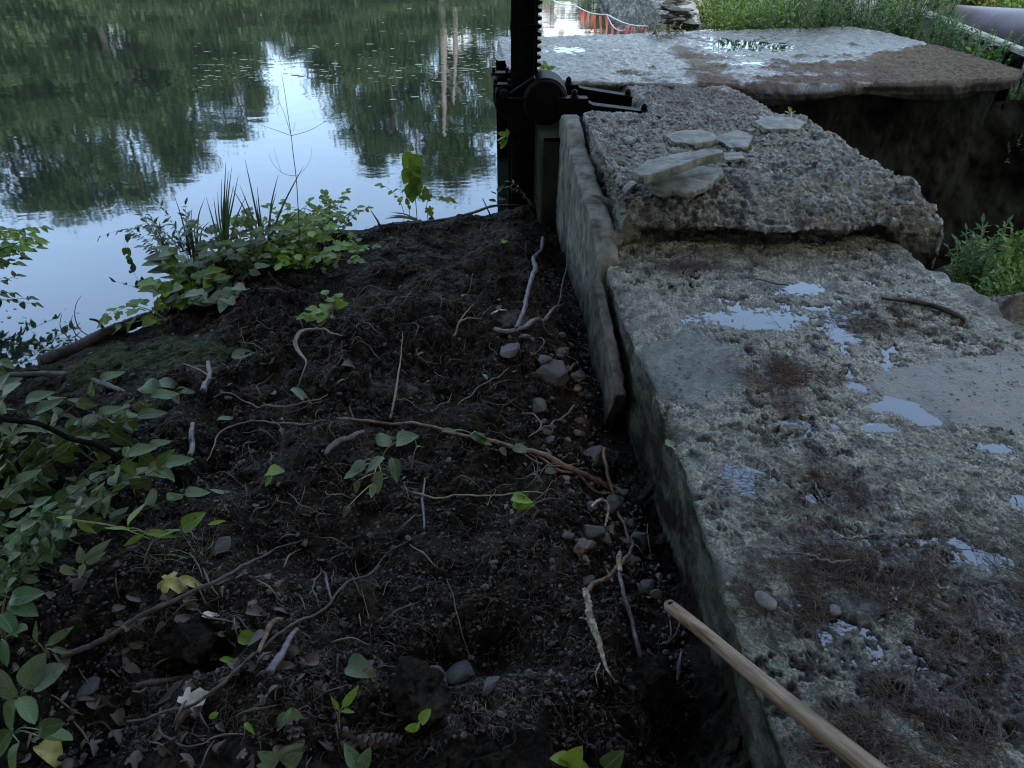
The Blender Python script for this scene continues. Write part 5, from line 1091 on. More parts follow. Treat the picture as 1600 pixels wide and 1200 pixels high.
# fallen leaves
FL = [(270, 914, .075, 'maple', 'yellow_leaf', 'crumpled yellow leaf on the litter at lower left'), (300, 912, .06, 'lance', 'yellow_leaf', 'narrow yellow leaf beside the crumpled one'), (330, 965, .035, 'round', 'white_leaf', 'bleached curled leaf beside the black clod'),
      (300, 1098, .075, 'maple', 'white_leaf', 'large bleached leaf under the second long twig'), (390, 1000, .05, 'ovate', 'leaf_bright', 'fresh green leaf right of the black clod'), (80, 1180, .07, 'ovate', 'yellow_leaf', 'mottled yellow leaf in the bottom left corner'),
      (565, 1048, .06, 'heart', 'leaf_pale', 'rumpled blue-green leaf left of the hollow'), (860, 738, .03, 'round', 'leaf_pale', 'pale green leaf scrap below the orange root'), (1047, 695, .033, 'round', 'leaf_pale', 'small mint-green leaf on the slab near its left edge'),
      (335, 440, .05, 'heart', 'leaf_pale', 'upturned pale leaf among the vines'), (380, 555, .08, 'ovate', 'leaf_pale', 'pale upturned leaf in the upper left bank'), (262, 602, .09, 'ovate', 'leaf_pale', 'long silvery leaf left of the standing stub'), (240, 612, .09, 'heart', 'leaf_pale', 'silvery leaf heap edge nearest the shrub'),
      (470, 618, .08, 'lance', 'leaf_pale', 'thin silvery leaf below the looped root'), (355, 655, .06, 'lance', 'leaf_pale', 'torn pale leaf strip above the arched root'), (345, 768, .05, 'lance', 'leaf_pale', 'pale strip of leaf right of the shrub tip'), (340, 820, .04, 'lance', 'leaf_bright', 'small green leaf fragment on bare soil'),
      (545, 572, .045, 'heart', 'leaf', 'green leaf on the soil right of the looped root'), (815, 705, .05, 'ovate', 'leaf_pale', 'grey-green leaf stuck on the orange root'), (657, 700, .03, 'lance', 'leaf_bright', 'bright curled leaf below the orange root'), (605, 690, .06, 'heart', 'leaf_pale', 'veined pale leaf above the uprooted sprig'),
      (510, 480, .05, 'heart', 'leaf_bright', 'green leaf halfway between the vines and forked root'), (215, 1010, .03, 'round', 'leaf', 'small green leaf under the long twig'), (335, 1120, .018, 'round', 'leaf_bright', 'tiny round green leaflet on the litter'), (390, 1140, .03, 'lance', 'leaf_bright', 'short green leaf near the bottom pine cone'),
      (790, 380, .05, 'maple', 'leaf_bright', 'small yellow-green leaf cluster below the gate'), (360, 1035, .04, 'lance', 'leaf_bright', 'narrow green leaf under the black clod')]
for i, (px, py, s_, kd, mm_, lb) in enumerate(FL):
    p = hit_soil(px, py, .012) if i != 8 else P(px, py, .016); rs = rs_(300+i); a = rs.uniform(-.9, .9); mb = MB()
    V, F = TPL[kd]; V = V.copy(); V[:, 2] += .25*np.abs(V[:, 0])*rs.uniform(-1, 1.5)+.18*np.sin(V[:, 1]*5+i)*.5; V[:, 1] -= .5
    place(mb, (V, F), [0, 0, 0], [math.cos(a), math.sin(a)*.8, rs.normal(0, .12)], [rs.normal(0, .25), rs.normal(0, .2)-.2, 1], s_*1.25); o = mb.build('fallen_leaf', M[mm_]); o.location = tuple(p+[0, 0, .006]); tag(o, lb, 'leaf')
for i in range(120):
    px, py = nr.uniform(20, 560), nr.uniform(860, 1198); 
    if px > 420+ (py-860)*.5: continue
    p = hit_soil(px, py, .006); s_ = nr.uniform(.025, .06); a = nr.uniform(0, 6.28); mb = MB(); kd = ['ovate', 'lance', 'maple', 'heart'][i % 4]; V, F = TPL[kd]; V = V.copy(); V[:, 2] += .5*np.abs(V[:, 0])*nr.uniform(-1, 2); V[:, 1] -= .5
    place(mb, (V, F), [0, 0, 0], [math.cos(a), math.sin(a), nr.normal(0, .25)], [nr.normal(0, .4), nr.normal(0, .4), 1], s_); o = mb.build('dead_leaf', M['litter']); o.location = tuple(p+[0, 0, .004]); tag(o, 'brown dead leaf in the litter at lower left', 'leaf', 'dead leaves in the litter at lower left')
for i in range(70):
    px, py = nr.uniform(250, 860), nr.uniform(420, 860); p = hit_soil(px, py, .006); s_ = nr.uniform(.015, .04); a = nr.uniform(0, 6.28); mb = MB(); V, F = TPL['lance' if i % 2 else 'ovate']
    place(mb, (V-[0, .5, 0], F), [0, 0, 0], [math.cos(a), math.sin(a), nr.normal(0, .2)], [nr.normal(0, .3), nr.normal(0, .3), 1], s_); o = mb.build('leaf_scrap', M['leaf_pale' if i % 3 == 0 else ('leaf' if i % 3 == 1 else 'litter')]); o.location = tuple(p); tag(o, 'torn scrap of leaf lying on the open soil of the bank', 'leaf scrap', 'leaf scraps on the open bank')
# pine cones
def cone(label, p0, p1, r):
    ax = p1-p0; Lc = np.linalg.norm(ax); ax /= Lc; A = norm(np.cross(ax, [0, 0, 1.])); B = np.cross(A, ax); mb = MB(); add_tube(mb, [p0, (p0+p1)/2, p1], np.array([r*.35, r*.5, r*.2]), 8)
    n = int(Lc/.0022); 
    for i in range(n):
        t = (i+.5)/n; a = i*2.4; rr = r*math.sin(math.pi*(.12+.80*t))**.6; o = A*math.cos(a)+B*math.sin(a)
        place(mb, 'tiny', p0+ax*Lc*t+o*rr*.3, o*1.0+ax*.8, ax*-1+o*.4, rr*1.15, wr=1.7)
    tag(mb.build('pine_cone', M['cone']), label, 'pine cone', 'long pine cones at the bottom of the picture')
for lb, a, b_, r_ in [('pine cone standing tilted beside two drooping leaves', (445, 1125), (475, 1175), .019), ('longest pine cone, lying level at the bottom centre-left', (535, 1168), (625, 1160), .020), ('greyish pine cone right of the tiny sprout', (708, 1110), (755, 1142), .017), ('small slender pine cone near the blue-green leaf', (529, 1028), (527, 1058), .009)]:
    cone(lb, hit_soil(*a)+[0, 0, .012], hit_soil(*b_)+[0, 0, .012], r_)
# black clods in the hollows and crumbs of soil
for k_, (px, py, sz, lb) in enumerate([(300, 1012, (.16, .12, .09), 'black rooty clod of soil in the litter at lower left'), (1010, 1075, (.14, .12, .10), 'black clod of fibrous soil at the foot of the dam near the handle'), (660, 1085, (.20, .12, .09), 'dark crumbly clod in the bottom hollow'), (285, 590, (.14, .07, .06), 'black clod above the standing stub'), (640, 418, (.2, .12, .07), 'wet black clod on the crest of the bank')]):
    V, F = stoneV(sz, 950+k_, 5, 3, .16); n_ = norm(V); V = V+n_*(.012*fbm(V[:, 0], V[:, 1], V[:, 2], f=40, o=3, s=k_))[:, None]; mb = MB(); mb.add(V, F); o = mb.build('soil_clod', M['soil']); p = hit_soil(px, py); o.location = tuple(p+[0, 0, sz[2]*.15]); tag(o, lb, 'soil clod')
mb = MB(); Vi, Fi = ico(1)
for i in range(14000):
    p = P(nr.uniform(60, 1080), 350+850*nr.uniform(0, 1)**.85, -.3)[:2]; u_, v_ = xy2uv(*p)
    if u_ > .54: continue
    s_ = nr.uniform(.001, .0055)*(1+.9*(nr.uniform() > .93)); V = Vi*nr.uniform(.6, 1.2, (len(Vi), 1))*[s_*1.3, s_, s_*.8]
    mb.add(V@rotz(nr.uniform(0, 6)).T+[p[0], p[1], float(soil_h(p[0], p[1], 1))+s_*.3 if i % 1 == 0 else 0], Fi)
tag(mb.build('soil_crumbs', M['crumb'], smooth=False), kind='stuff')
# fine gravel along the dam foot
mb = MB()
for i in range(1500):
    v_ = nr.uniform(1.1, 3.6); u_ = .52-abs(nr.normal(0, .10)); x_, y_ = uv2xy(u_, v_); s_ = nr.uniform(.0015, .006); V = Vi*nr.uniform(.7, 1.2, (len(Vi), 1))*[s_*1.3, s_, s_*.7]
    mb.add(V@rotz(nr.uniform(0, 6)).T+[x_, y_, float(soil_h(x_, y_, 1))+s_*.2], Fi)
tag(mb.build('gravel', M['gravel'], smooth=False), kind='stuff')
# pine needle mats on the slab
mb = MB(); nn2 = 0
while nn2 < 5200:
    c_ = MUDE[nr.randint(len(MUDE))]; x_, y_ = c_[0]+nr.normal(0, 1.0)*c_[2], c_[1]+nr.normal(0, 1.0)*c_[3]; u_, v_ = xy2uv(x_, y_)
    if float(noise(x_*14, y_*9, s=9))+.5*float(noise(x_*40, y_*30, s=12)) < .05: continue
    if not (.6 < u_ < 1.95): continue
    a = nr.normal(.6, .9)+(nr.randint(3))*.9; Ln = nr.uniform(.02, .07); t = np.linspace(0, 1, 4); q = np.stack([x_+Ln*t*np.cos(a+.4*t), y_+Ln*t*np.sin(a+.4*t), 0*t], 1)
    q[:, 2] = slab_h(q[[0, 3], 0], q[[0, 3], 1])[0].max()+.002+.004*nr.uniform()
    add_tube(mb, q, .0006 if nn2 % 12 else .0012, 3); nn2 += 1
tag(mb.build('pine_needles', M['needles']), kind='stuff')
mb = MB()
for i in range(2600):
    x_, y_ = uv2xy(nr.uniform(.6, 1.93), nr.uniform(.3, 2.9)); s_ = nr.uniform(.0012, .005); V = Vi*nr.uniform(.7, 1.2, (len(Vi), 1))*[s_*1.3, s_, s_*.5]; mb.add(V@rotz(nr.uniform(0, 6)).T+[x_, y_, .001], Fi)
V = np.concatenate(mb.V); c_ = V.reshape(-1, len(Vi), 3); hh = slab_h(c_[:, 0, 0], c_[:, 0, 1])[0]; c_[..., 2] += hh[:, None]; mb.V = [c_.reshape(-1, 3)]
tag(mb.build('grit', M['gravel'], smooth=False), kind='stuff')
#@@PART5
# ------------------------------------------------------------------ beyond the platform
def box_between(name, a, b, w_, h_, m, label=None, cat=None, parent=None):
    a, b = np.asarray(a, float), np.asarray(b, float); d = b-a; Lb = np.linalg.norm(d); x = d/Lb; y = norm(np.cross([0, 0, 1], x)); z = np.cross(x, y); mb = MB(); box(mb, (a+b)/2, (Lb, w_, h_), np.stack([x, y, z], 1), bev=min(w_, h_)*.1)
    o = mb.build(name, m, parent); return tag(o, label, cat)
# steel pipe
pa, pb = PY(1340, 30, 12.5), PY(1600, 58, 8.5); pdv = norm(pb-pa); pa = pa-pdv*2; pb = pb+pdv*5
pp = empty('steel_pipe', pa, 'huge purple-grey steel pipe running beyond the platform at the top right', 'pipe')
mb = MB(); add_tube(mb, np.linspace(pa, pb, 60), np.full(60, .265), 48); mb.build('pipe_shell', M['pipe'], pp)
for t in (.36, .8): 
    c_ = pa+(pb-pa)*t; mb = MB(); add_tube(mb, np.linspace(c_-pdv*.03, c_+pdv*.03, 4), np.array([.262, .285, .285, .262]), 48); mb.build('pipe_joint', M['pipe'], pp)
# retaining kerb along the back right of the platform
box_between('concrete_kerb', P(1425, 36, .02), P(1610, 118, .02), .16, .30, M['platform'], 'pale diagonal concrete kerb behind the right corner of the platform', 'concrete kerb')
# dark gully wall continuing to the right of the platform, rocky
xx, zz = np.meshgrid(np.linspace(2.7, 6.5, 240), np.linspace(-2.2, -.02, 160)); yy = 5.44+.10*(xx-2.7)+.09*fbm(xx, zz, f=2, o=5, s=511)+.25*(zz+2)*.4
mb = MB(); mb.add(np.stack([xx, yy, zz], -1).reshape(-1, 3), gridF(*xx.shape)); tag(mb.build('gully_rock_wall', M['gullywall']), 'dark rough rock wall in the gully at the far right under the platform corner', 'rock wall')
# stone and mortar bank at the right side of the pond
def bank_ring(s):
    c_ = P(1043, 48, .0)*(1-s)+np.array([2.15, 16.0, 0])*s; w_ = .10+.42*s; zt = .12-.18*s
    p = np.array([(-w_, WATER-.3), (-w_, -.45), (-w_*.7, -.2), (-.05, zt), (.12, zt), (.2, -.4)]); o = resample(p, 70); return np.stack([c_[0]+o[:, 0], c_[1]+0*o[:, 0], o[:, 1]], 1)
G = closed_sweep(bank_ring, np.linspace(0, 1, 320), 6); G2, r = rough_block(G, 2.2, 31); mb = MB(); mb.add(G2.reshape(-1, 3), gridF(*G2.shape[:2]))
z0_ = r*0; tag(mb.build('rubble_bank', M['block'], attrs=dict(mud=z0_, dark=z0_, patch=z0_, duff=z0_, cavity=np.clip(r, 0, .8))), 'pale rubble and mortar bank sloping into the water behind the platform', 'rubble bank')
# stacked slates
k2 = 0
for lv in range(11):
    py = 47-lv*5.2; xl = 1036+(lv*1.0 if lv < 8 else lv*2); xr = 1100-lv*5.0-(6 if lv % 3 == 1 else 0); parts_ = 2 if lv < 7 else 1
    for q_ in range(parts_):
        a_ = xl+(xr-xl)*q_/parts_; b_ = xl+(xr-xl)*(q_+1)/parts_; c_ = PY((a_+b_)/2, py, 7.95+.05*rs_(lv*3+q_).uniform(-1, 1)); wd_ = (b_-a_)/FP*7.3
        rs = rs_(700+lv*5+q_); V, F = stoneV((wd_*1.15, .30, .048*rs.uniform(.8, 1.25)), 1200+lv*7+q_, 4, 8, .10); V[:, 2] = np.clip(V[:, 2], -.019, .021)+.003*fbm(V[:, 0], V[:, 1], f=15, s=lv)
        mb = MB(); mb.add(V@rotz(0).T, F); o = mb.build('stacked_slate', M['slate'], smooth=False); o.location = tuple(c_); o.rotation_euler = (rs.normal(0, .06), rs.normal(0, .08), rs.normal(0, .15))
        tag(o, 'flat dark slate in the dry stack beyond the platform', 'stone', 'flat slates in the dry stack'); k2 += 1
# rope with flagging
ra = PY(1012, 41, 7.15); rb = PY(868, -1, 9.3); rc = rb+(rb-ra)*1.6+np.array([0, 0, .5])
mb = MB(); n = 90; t = np.linspace(0, 1, n)[:, None]; main = np.where(t < .38, ra+(rb-ra)*t/.38, rb+(rc-rb)*(t-.38)/.62); main[:, 2] -= .03*np.abs(np.sin(t[:, 0]*3.14*7))
add_tube(mb, main, .0055, 6)
rp = empty('flagging_rope', ra, 'white rope with orange-red flagging strips hung across the pond behind the platform', 'rope')
mb.build('rope_strand', M['rope'], rp)
def rope_at(px): 
    pr_ = 800+FP*main[:, 0]/(main[:, 1]*cp+(H-main[:, 2])*sp_); i = np.argmin(abs(pr_-px)); return main[i]
l1, l2 = rope_at(948), rope_at(985); mb = MB(); mid = (l1+l2)/2+[0, 0, -.09]; add_tube(mb, smooth_line([l1, (l1+mid)/2+[0, 0, -.025], mid, (l2+mid)/2+[0, 0, -.025], l2], 30), .005, 6); mb.build('slack_loop', M['rope'], rp)
for i, px in enumerate([905, 911, 918, 925, 932, 940, 949, 957, 968, 981, 992, 1007]):
    c_ = rope_at(px)+[0, 0, -.01]+([0, 0, -.05] if px in (957, 968) else [0, 0, 0]); ln = [.12, .15, .15, .15, .17, .17, .18, .17, .17, .17, .17, .12][i]; rs = rs_(i+40); tt = np.linspace(0, 1, 8); w_ = .014+.004*(i/11)
    tw_ = rs.uniform(-.5, .5); V = []
    for t_ in tt:
        a_ = tw_+t_*rs.uniform(-.4, .4); dx = np.array([math.cos(a_), math.sin(a_), 0])*w_*(1-.5*t_); c2 = c_+[.01*math.sin(t_*3+i), .01*math.sin(t_*4+i), -ln*t_]; V += [c2-dx, c2, c2+dx]
    V = np.array(V); V = np.vstack([V, V+[0, .0015, 0]]); F = gridF(8, 3); mb = MB(); mb.add(V, np.vstack([F, F+24])); mb.build('flag_strip', M['flag'], rp)
# weeds on the bank behind
def weed_proto(name, seed, kind, size, h, n, m):
    rs = rs_(seed); ms = MB(); ml = MB()
    for i in range(n):
        a = rs.uniform(0, 6.28); hh_ = h*rs.uniform(.6, 1.1); tip = np.array([math.cos(a)*rs.uniform(.05, .28), math.sin(a)*rs.uniform(.05, .28), hh_]); q = smooth_line([[tip[0]*.1, tip[1]*.1, -.05], tip*.55+[0, 0, .04], tip], 10)
        add_tube(ms, q, .004, 4); stem_leaves(ml, q, kind, size, .035, .15, .5, two=True, rs=rs)
    return ms, ml
WP = []
for k_, (kd, sz, h_, n_, m_) in enumerate([('tiny', .06, .45, 16, 'weed_leaf'), ('tiny', .05, .55, 18, 'weed_blue'), ('ovate', .08, .40, 11, 'weed_leaf'), ('lance', .09, .6, 12, 'weed_blue'), ('tiny', .06, .35, 14, 'weed_yellow')]):
    ms, ml = weed_proto('weed', 900+k_, kd, sz, h_, n_, m_); V1 = ms.build('stem', M['green_stem']).data; V2 = ml.build('foliage', M[m_]).data; WP.append((V1, V2))
for o in [o for o in bpy.data.objects if o.name.split('.')[0] in ('stem', 'foliage') and o.parent is None]: bpy.data.objects.remove(o)
nweed = 0
def weed(x, y, z, k_, sc, label, group, rs):
    e = empty('weed_plant', (x, y, z), label, 'weed', group); e.rotation_euler = (rs.normal(0, .12), rs.normal(0, .12), rs.uniform(0, 6.28)); e.scale = (sc, sc, sc*rs.uniform(.8, 1.2))
    for nm, me in zip(('stem', 'foliage'), WP[k_]):
        o = bpy.data.objects.new(nm, me); COL.objects.link(o); o.parent = e
    return e
rs = rs_(5)
for i in range(110):
    px = rs.uniform(1085, 1480); Y = 7.45+rs.uniform(0, 1)**1.3*5.5; p = PY(px, 30, Y); x_ = p[0]
    kk = 4 if (1060 < px < 1180 and rs.uniform() < .35) else (0 if px < 1220 and rs.uniform() < .8 else (1 if rs.uniform() < .6 else rs.randint(4)))
    weed(x_, Y, -.08+.02*(Y-8), kk, rs.uniform(.75, 1.15), 'leafy green weed in the dense patch beyond the platform', 'weeds beyond the platform', rs)
for i in range(150):
    Y = rs.uniform(7.5, 17); xw = rs.uniform(6.1, 11); p = [xw]; weed(p[0], Y, ground_h(p[0], Y)+.05, 4 if rs.uniform() < .65 else 0, rs.uniform(1.1, 1.7), 'yellow-green weed on the sunny bank behind the steel pipe', 'weeds behind the steel pipe', rs)
for i in range(34):
    t = rs.uniform(); px = 1450+t*165; py = 50+t*70; Y = 7.25-t*1.0+rs.uniform(-.05, .25); p = PY(px, py, Y); weed(p[0]+.12, Y, p[2]-.35, rs.choice([1, 3, 2]), rs.uniform(.5, .85), 'blue-green weed growing between the kerb and the steel pipe', 'weeds between kerb and pipe', rs)
for i in range(14):
    p = PY(rs.uniform(1580, 1660), rs.uniform(150, 330), rs.uniform(5.7, 6.3)); weed(p[0], p[1], p[2]-.2, rs.choice([1, 3]), rs.uniform(.5, .8), 'shaded weed clinging to the gully side at the right picture edge', 'weeds on the gully side', rs)
for i in range(48):
    px = rs.uniform(1500, 1640); Y = rs.uniform(3.7, 5.0); p = PY(px, 470, Y); weed(p[0], Y, float(ground_h(p[0], Y))-.02, rs.choice([0, 2, 3, 2]), rs.uniform(.55, .85), 'dark green weed on the gully floor beside the slab', 'weeds on the gully floor', rs)
ml = MB(); ms = MB(); c_ = P(1034, 48, .2); e = empty('weed_plant', c_, 'brown and yellow weed tuft growing at the platform edge by the rope end', 'weed')
for i in range(16):
    rs = rs_(i+77); b_ = c_+[rs.uniform(-.16, .2), rs.uniform(-.5, .05), 0]; tip = b_+[rs.normal(0, .04), rs.normal(0, .04), rs.uniform(.03, .08)]; q = smooth_line([b_, (b_+tip)/2, tip], 6); add_tube(ms, q, .002, 4); stem_leaves(ml, q, 'tiny', .045, .02, .2, .5, two=True, rs=rs)
ms.build('stem', M['brown_stem'], e); ml.build('foliage', isl('brown_weed', [(.12, .08, .05), (.25, .22, .06), (.1, .13, .04), (.2, .1, .05)], .6, .2), e)
# bits floating on the pond
mb = MB(); nq = 0; rs = rs_(88)
while nq < 520:
    z_ = rs.randint(4)
    px, py = [(rs.uniform(700, 800), rs.uniform(45, 112)), (rs.uniform(560, 800), rs.normal(100, 45)), (rs.uniform(300, 530), rs.normal(105, 15)), (rs.uniform(0, 130), rs.uniform(480, 570))][z_]
    if py < -20 or py > 575: continue
    if z_ == 3 and nq % 3: nq += 1; continue
    p = P(px, py, WATER+.003); s_ = rs.uniform(.006, .03)*(1 if z_ < 3 else .4); a = rs.uniform(0, 6.28, 1)[0]; k_ = 6; th = np.linspace(0, 2*np.pi, k_, endpoint=False)
    V = np.stack([p[0]+s_*np.cos(th)*rs.uniform(.8, 2.2), p[1]+s_*np.sin(th)*rs.uniform(.5, 1), p[2]+0*th], 1); mb.add(V, [list(range(k_))]); nq += 1
tag(mb.build('floating_debris', isl('floating_debris', [(.12, .15, .07), (.22, .25, .16), (.06, .08, .04)], .6)), kind='stuff')

# ------------------------------------------------------------------ far shore (seen as reflections): trees and houses
def tree_proto(seed, cb, rad, nclump, per, lsz, pale=False, conic=False):
    """unit-height tree: trunk, limbs, crown from cb to 1"""
    rs = rs_(seed); tr = MB(); cr = MB(); top = np.array([rs.normal(0, .03), rs.normal(0, .03), .93]); q = smooth_line([[0, 0, -.04], [.01, 0, .3], top*[.6, .6, .65], top], 20)
    add_tube(tr, q, np.array([.022, .015, .010, .003]), 8); cs = []
    for i in range(nclump):
        t = rs.uniform(0, 1); z = cb+(1-cb)*t; prof = (1-t)**.8+.12 if conic else math.sin(math.pi*(.12+.85*t))**.7; a = rs.uniform(0, 6.28); r_ = rad*prof*rs.uniform(.25, 1)**.6
        c_ = np.array([r_*math.cos(a), r_*math.sin(a), z]); cs.append(c_)
        if i % 2 == 0:
            b_ = np.array([np.interp(z-.10, q[:, 2], q[:, k_]) for k_ in range(3)]); add_tube(tr, smooth_line([b_, (b_+c_)/2+[0, 0, .01], c_], 6), np.array([.006, .0015]), 4)
    cs = np.array(cs); idx = rs.randint(nclump, size=nclump*per); pos = cs[idx]+rs.normal(0, 1, (len(idx), 3))*[rad*.17, rad*.17, .028]; d = rs.normal(0, 1, (len(idx), 3)); d[:, 2] -= .4
    place(cr, 'tiny', pos, d, rs.normal(0, 1, (len(idx), 3))+[0, 0, .8], lsz*rs.uniform(.6, 1.3, len(idx)), wr=1.6)
    a = tr.build('trunk', M['bark_pale' if pale else 'bark']); b_ = cr.build('crown', M['tree_leaf']); ma, mb_ = a.data, b_.data; bpy.data.objects.remove(a); bpy.data.objects.remove(b_); return ma, mb_
TP = [tree_proto(1, .10, .30, 60, 240, .017), tree_proto(2, .22, .26, 50, 220, .017), tree_proto(3, .40, .22, 38, 220, .016, True), tree_proto(4, .08, .17, 60, 200, .016, False, True), tree_proto(5, .06, .55, 70, 300, .028)]
def far_tree(px, py, Y, k_, sx, label, group='trees on the far shore seen by reflection', zb=None):
    top = RF(px, py, Y); z0 = float(ground_h(np.array([top[0]]), np.array([Y]))[0])-.2; h_ = top[2]-z0; e = empty('tree', (top[0], Y, z0), label, 'tree', group); e.scale = (sx*h_, sx*h_, h_); e.rotation_euler = (0, 0, px*.37 % 6.28)
    for nm, me in zip(('trunk', 'crown'), TP[k_]):
        o = bpy.data.objects.new(nm, me); COL.objects.link(o); o.parent = e
LB = 'tree across the pond, showing only as a green reflection'
for (px, py, Y, k_, sx) in [(-150, 330, 36, 0, 1), (-60, 345, 39, 1, 1), (40, 325, 37, 0, 1.0), (110, 338, 41, 3, 1.2), (165, 320, 38, 1, .9), (235, 318, 40, 0, .85), (285, 275, 37, 3, 1.0), (320, 250, 42, 1, .8), (375, 215, 38, 0, .8), (405, 180, 44, 3, 1), (450, 95, 40, 0, .9), (505, 105, 41, 4, .6),
                            (553, 215, 38, 1, .9), (590, 262, 42, 3, 1.1), (612, 235, 39, 0, .75), (652, 288, 40, 1, .7), (705, 292, 41, 2, .95), (745, 272, 43, 2, .8), (772, 190, 39, 1, .6), (828, 120, 46, 3, .8), (350, 130, 35, 4, .8), (60, 200, 35, 4, .9), (200, 190, 35, 4, .9), (560, 120, 36, 4, .7), (640, 110, 37, 4, .7), (-100, 200, 35, 4, .9), (-300, 330, 38, 0, 1), (-420, 300, 36, 1, 1)]:
    far_tree(px, py, Y, k_, sx, LB)
for i, px in enumerate(range(-480, 700, 62)): far_tree(px+15*math.sin(i*2.2), 42+22*math.sin(i*1.7), 34.6+.6*math.sin(i), 4, 1.15, 'bushy growth low on the far shore, showing only as a reflection', 'bushes on the far shore seen by reflection')
for px, py1, px2, py2, Y, lb in [(192, 190, 150, 20, 34, 'pale leaning dead trunk mirrored at the left of the pond'), (694, 215, 688, -10, 33.6, 'tall pale bare trunk mirrored left of the gate post')]:
    top = RF(px, py1, Y); b_ = RF(px2, py2, Y); b_[2] = 0; e = MB(); q = smooth_line([b_-[0, 0, .6], b_*.6+top*.4+[.1, 0, 0], top], 24); add_tube(e, q, np.array([.20, .16, .06]), 8)
    if Y < 33.9: add_tube(e, smooth_line([b_+[.55, 0, -.6], b_*.5+top*.5+[.6, 0, 0], top+[.45, 0, -1.5]], 16), np.array([.15, .12, .05]), 8)
    add_tube(e, smooth_line([q[14], q[14]+[.7, 0, 1.2]], 6), np.array([.08, .02]), 5)
    for s_ in range(5): add_tube(e, [q[12+2*s_], q[12+2*s_]+[(-1)**s_*.9, .2, .8]], np.array([.05, .01]), 4)
    tag(e.build('dead_tree', M['bark_pale']), lb, 'dead tree')
# white house on the hill
def house(name, label, x0, x1, Y, zb, zt, wins, wallm, roofm, extra=None):
    e = empty(name, ((x0+x1)/2, Y, zb), label, 'house'); mb = MB(); box(mb, ((x0+x1)/2, Y+4, (zb+zt)/2), (x1-x0, 8, zt-zb)); mb.build('wall', wallm, e, smooth=False)
    hr = (zt-zb)*.32; V = np.array([[x0-.4, Y-.4, zt], [x1+.4, Y-.4, zt], [x1+.4, Y+8.4, zt], [x0-.4, Y+8.4, zt], [x0-.4, Y+4, zt+hr], [x1+.4, Y+4, zt+hr]]); mb = MB(); mb.add(V, [[0, 1, 5, 4], [2, 3, 4, 5]]); mb.add(V, [[0, 4, 3], [1, 2, 5]]); mb.build('roof', roofm, e, smooth=False)
    for (a, b_, c_, d_) in wins:
        mb = MB(); box(mb, ((a+b_)/2, Y-.02, (c_+d_)/2), (b_-a+.2, .10, d_-c_+.2)); f = mb.build('window', M['house'], e, smooth=False)
        mb = MB(); box(mb, ((a+b_)/2, Y-.05, (c_+d_)/2), (b_-a, .08, d_-c_)); pz = mb.build('pane', M['pane'], smooth=False); pz.parent = f; pz.matrix_parent_inverse.identity()
        mb = MB(); box(mb, ((a+b_)/2, Y-.10, (c_+d_)/2), (b_-a, .04, .08)); pz = mb.build('glazing_bar', M['house'], smooth=False); pz.parent = f; pz.matrix_parent_inverse.identity()
    return e
HY = 110
def hx(px, py=20): return RF(px, py, HY)[0]
def hz(py): return RF(880, py, HY)[2]
HS = house('white_house', 'white house on the hill across the pond, mirrored upside down behind the platform', hx(838), hx(937), HY, hz(5), hz(72), [(hx(875.5), hx(883), hz(13), hz(28)), (hx(917), hx(924.5), hz(14), hz(29)), (hx(874), hx(882), hz(47.5), hz(56)), (hx(916), hx(924), hz(48), hz(56))], M['house'], M['roof'])
mb = MB(); a_, b_, c_ = [np.array([hx(px), HY-.9, hz(py)]) for px, py in [(862, 5), (862, 42), (873, 14)]]; add_tube(mb, [a_, b_], .30, 4); add_tube(mb, [b_, c_], .22, 4); mb.build('porch_brace', M['trim'], HS)
mb = MB(); box(mb, ((hx(842)+hx(858))/2, HY-.2, (hz(7)+hz(24))/2), (hx(858)-hx(842), .1, hz(24)-hz(7))); sg = mb.build('sign_board', M['house'], smooth=False); tag(sg, 'white board with rows of red lettering fixed to the white house', 'sign')
for k_, (py, xa, xb_) in enumerate([(10, 846, 857), (15, 846, 857), (20, 849, 856)]):
    mb = MB(); n_ = 5; 
    for j in range(n_):
        x_ = hx(xa+(xb_-xa)*(j+.5)/n_); box(mb, (x_-.10, HY-.29, hz(py)), (.10, .06, .34)); box(mb, (x_+.10, HY-.29, hz(py)), (.10, .06, .34)); box(mb, (x_, HY-.29, hz(py)+(.13 if j % 2 else -.10)), (.10, .06, .08))
    o = mb.build('lettering', M['redpaint'], smooth=False); o.parent = sg
mb = MB()
for j in range(6): x_ = hx(847+j*2); box(mb, (x_-.08, HY-.1, hz(34.5+j*.5)), (.09, .14, .34)); box(mb, (x_+.09, HY-.1, hz(34.5+j*.5)), (.09, .14, .34)); box(mb, (x_, HY-.1, hz(34.5+j*.5)+.13), (.08, .14, .07))
mb.build('lettering', M['redpaint'], HS, smooth=False)
HY2 = 95
h2 = lambda px: RF(px, 20, HY2)[0]; z2 = lambda py: RF(740, py, HY2)[2]
house('white_house', 'rambling white house mirrored left of the gate post at the top', h2(742), h2(803), HY2, z2(-4), z2(33), [(h2(787), h2(793), z2(8), z2(19)), (h2(747), h2(752), z2(10), z2(20)), (h2(771), h2(775), z2(15), z2(24))], M['house'], M['roof'])
house('white_outbuilding', 'small white gabled outbuilding mirrored beside the pale bare trunk', h2(701), h2(738), HY2-12, z2(10), z2(50), [(RF(709, 20, HY2-12)[0], RF(715, 20, HY2-12)[0], RF(700, 38, HY2-12)[2], RF(700, 47, HY2-12)[2])], M['house'], M['roof'])
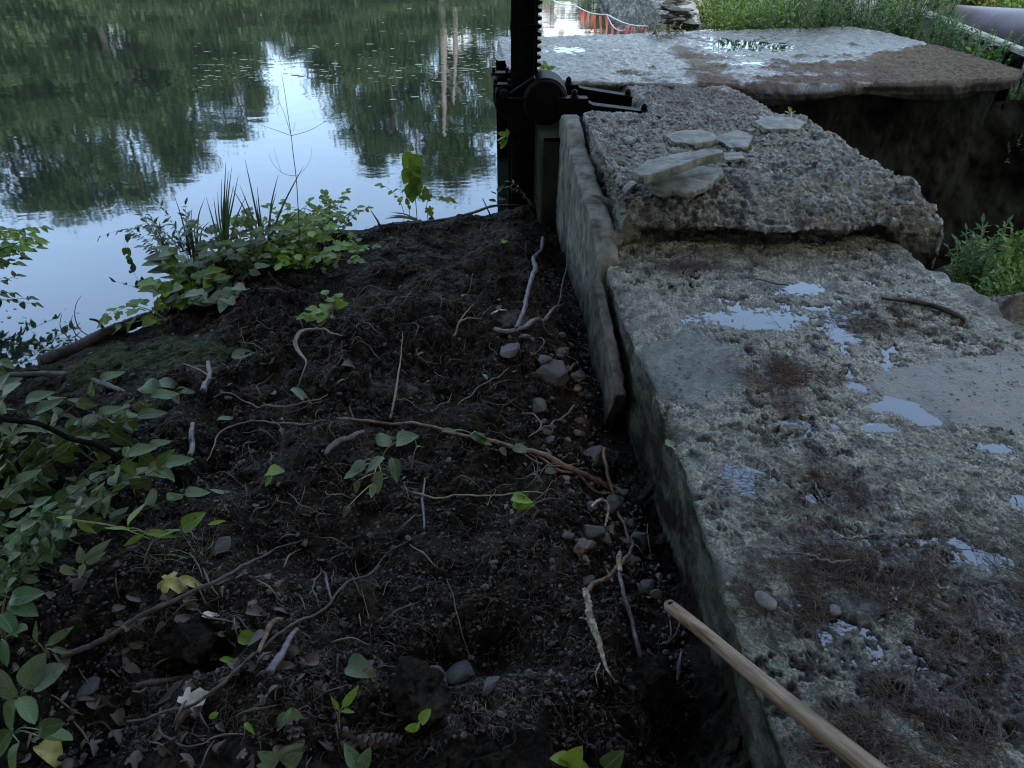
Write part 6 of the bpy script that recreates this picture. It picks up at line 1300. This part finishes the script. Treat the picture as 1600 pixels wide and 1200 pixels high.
house('grey_building', 'long grey clapboard building mirrored behind the flagging rope', RF(945, 20, 80)[0], RF(1110, 20, 80)[0], 80, RF(950, -4, 80)[2], RF(950, 46, 80)[2], [(RF(1000, 20, 80)[0], RF(1006, 20, 80)[0], RF(950, 14, 80)[2], RF(950, 26, 80)[2])], M['housegrey'], M['roof'])
for px, py, Y, sx in [(952, 62, 70, 1.3), (735, 46, 60, 1.2), (765, 50, 64, 1.4), (985, 52, 72, 1.1), (800, 44, 66, 1.0)]: far_tree(px, py, Y, 4, sx, 'round bush on the hill among the mirrored houses', 'bushes among the mirrored houses')
# unseen trees added over and behind the camera, crowns shaped to shade the foreground
rs = rs_(99); 
for k_, (tx, ty, x0, x1, lb) in enumerate([(-4.5, -5, -13, 0.3, 'large unseen tree behind the camera, left, added to shade the foreground'), (5.5, -6, -.3, 13, 'large unseen tree behind the camera, right, added to shade the foreground')]):
    e = empty('added_shade_tree', (tx, ty, -.8), lb, 'tree'); tr = MB(); cr = MB(); q = smooth_line([[tx, ty, -1], [tx*.95, ty, 2], [tx*.8, ty+.8, 5], [tx*.8, ty+1.5, 9]], 24); add_tube(tr, q, np.array([.35, .28, .22, .08]), 10)
    n = 22000; pos = np.stack([rs.uniform(x0, x1, n*5), rs.uniform(-14, 5, n*5), rs.uniform(.4, 10.5, n*5)], 1); keep = ((pos[:, 2] > 4.6) | (pos[:, 1] < -8) | ((np.abs(pos[:, 0]) > 10) & (pos[:, 1] < 1.5))) & (pos[:, 2]-1.4 > 1.45*pos[:, 1]+.35) & (fbm(pos[:, 0], pos[:, 1], pos[:, 2], f=.55, o=2, s=600) > SHADE_CANOPY_T); pos = pos[keep][:n]
    place(cr, 'tiny', pos, rs.normal(0, 1, pos.shape), rs.normal(0, .5, pos.shape)+[0, 0, 1], .42, wr=1.5)
    for j in range(14):
        c_ = pos[rs.randint(len(pos))]; add_tube(tr, smooth_line([q[12+j % 10], (q[12+j % 10]+c_)/2+[0, 0, .6], c_], 8), np.array([.10, .02]), 5)
    tr.build('trunk', M['bark'], e); cr.build('crown', M['shade_canopy_leaf'], e)
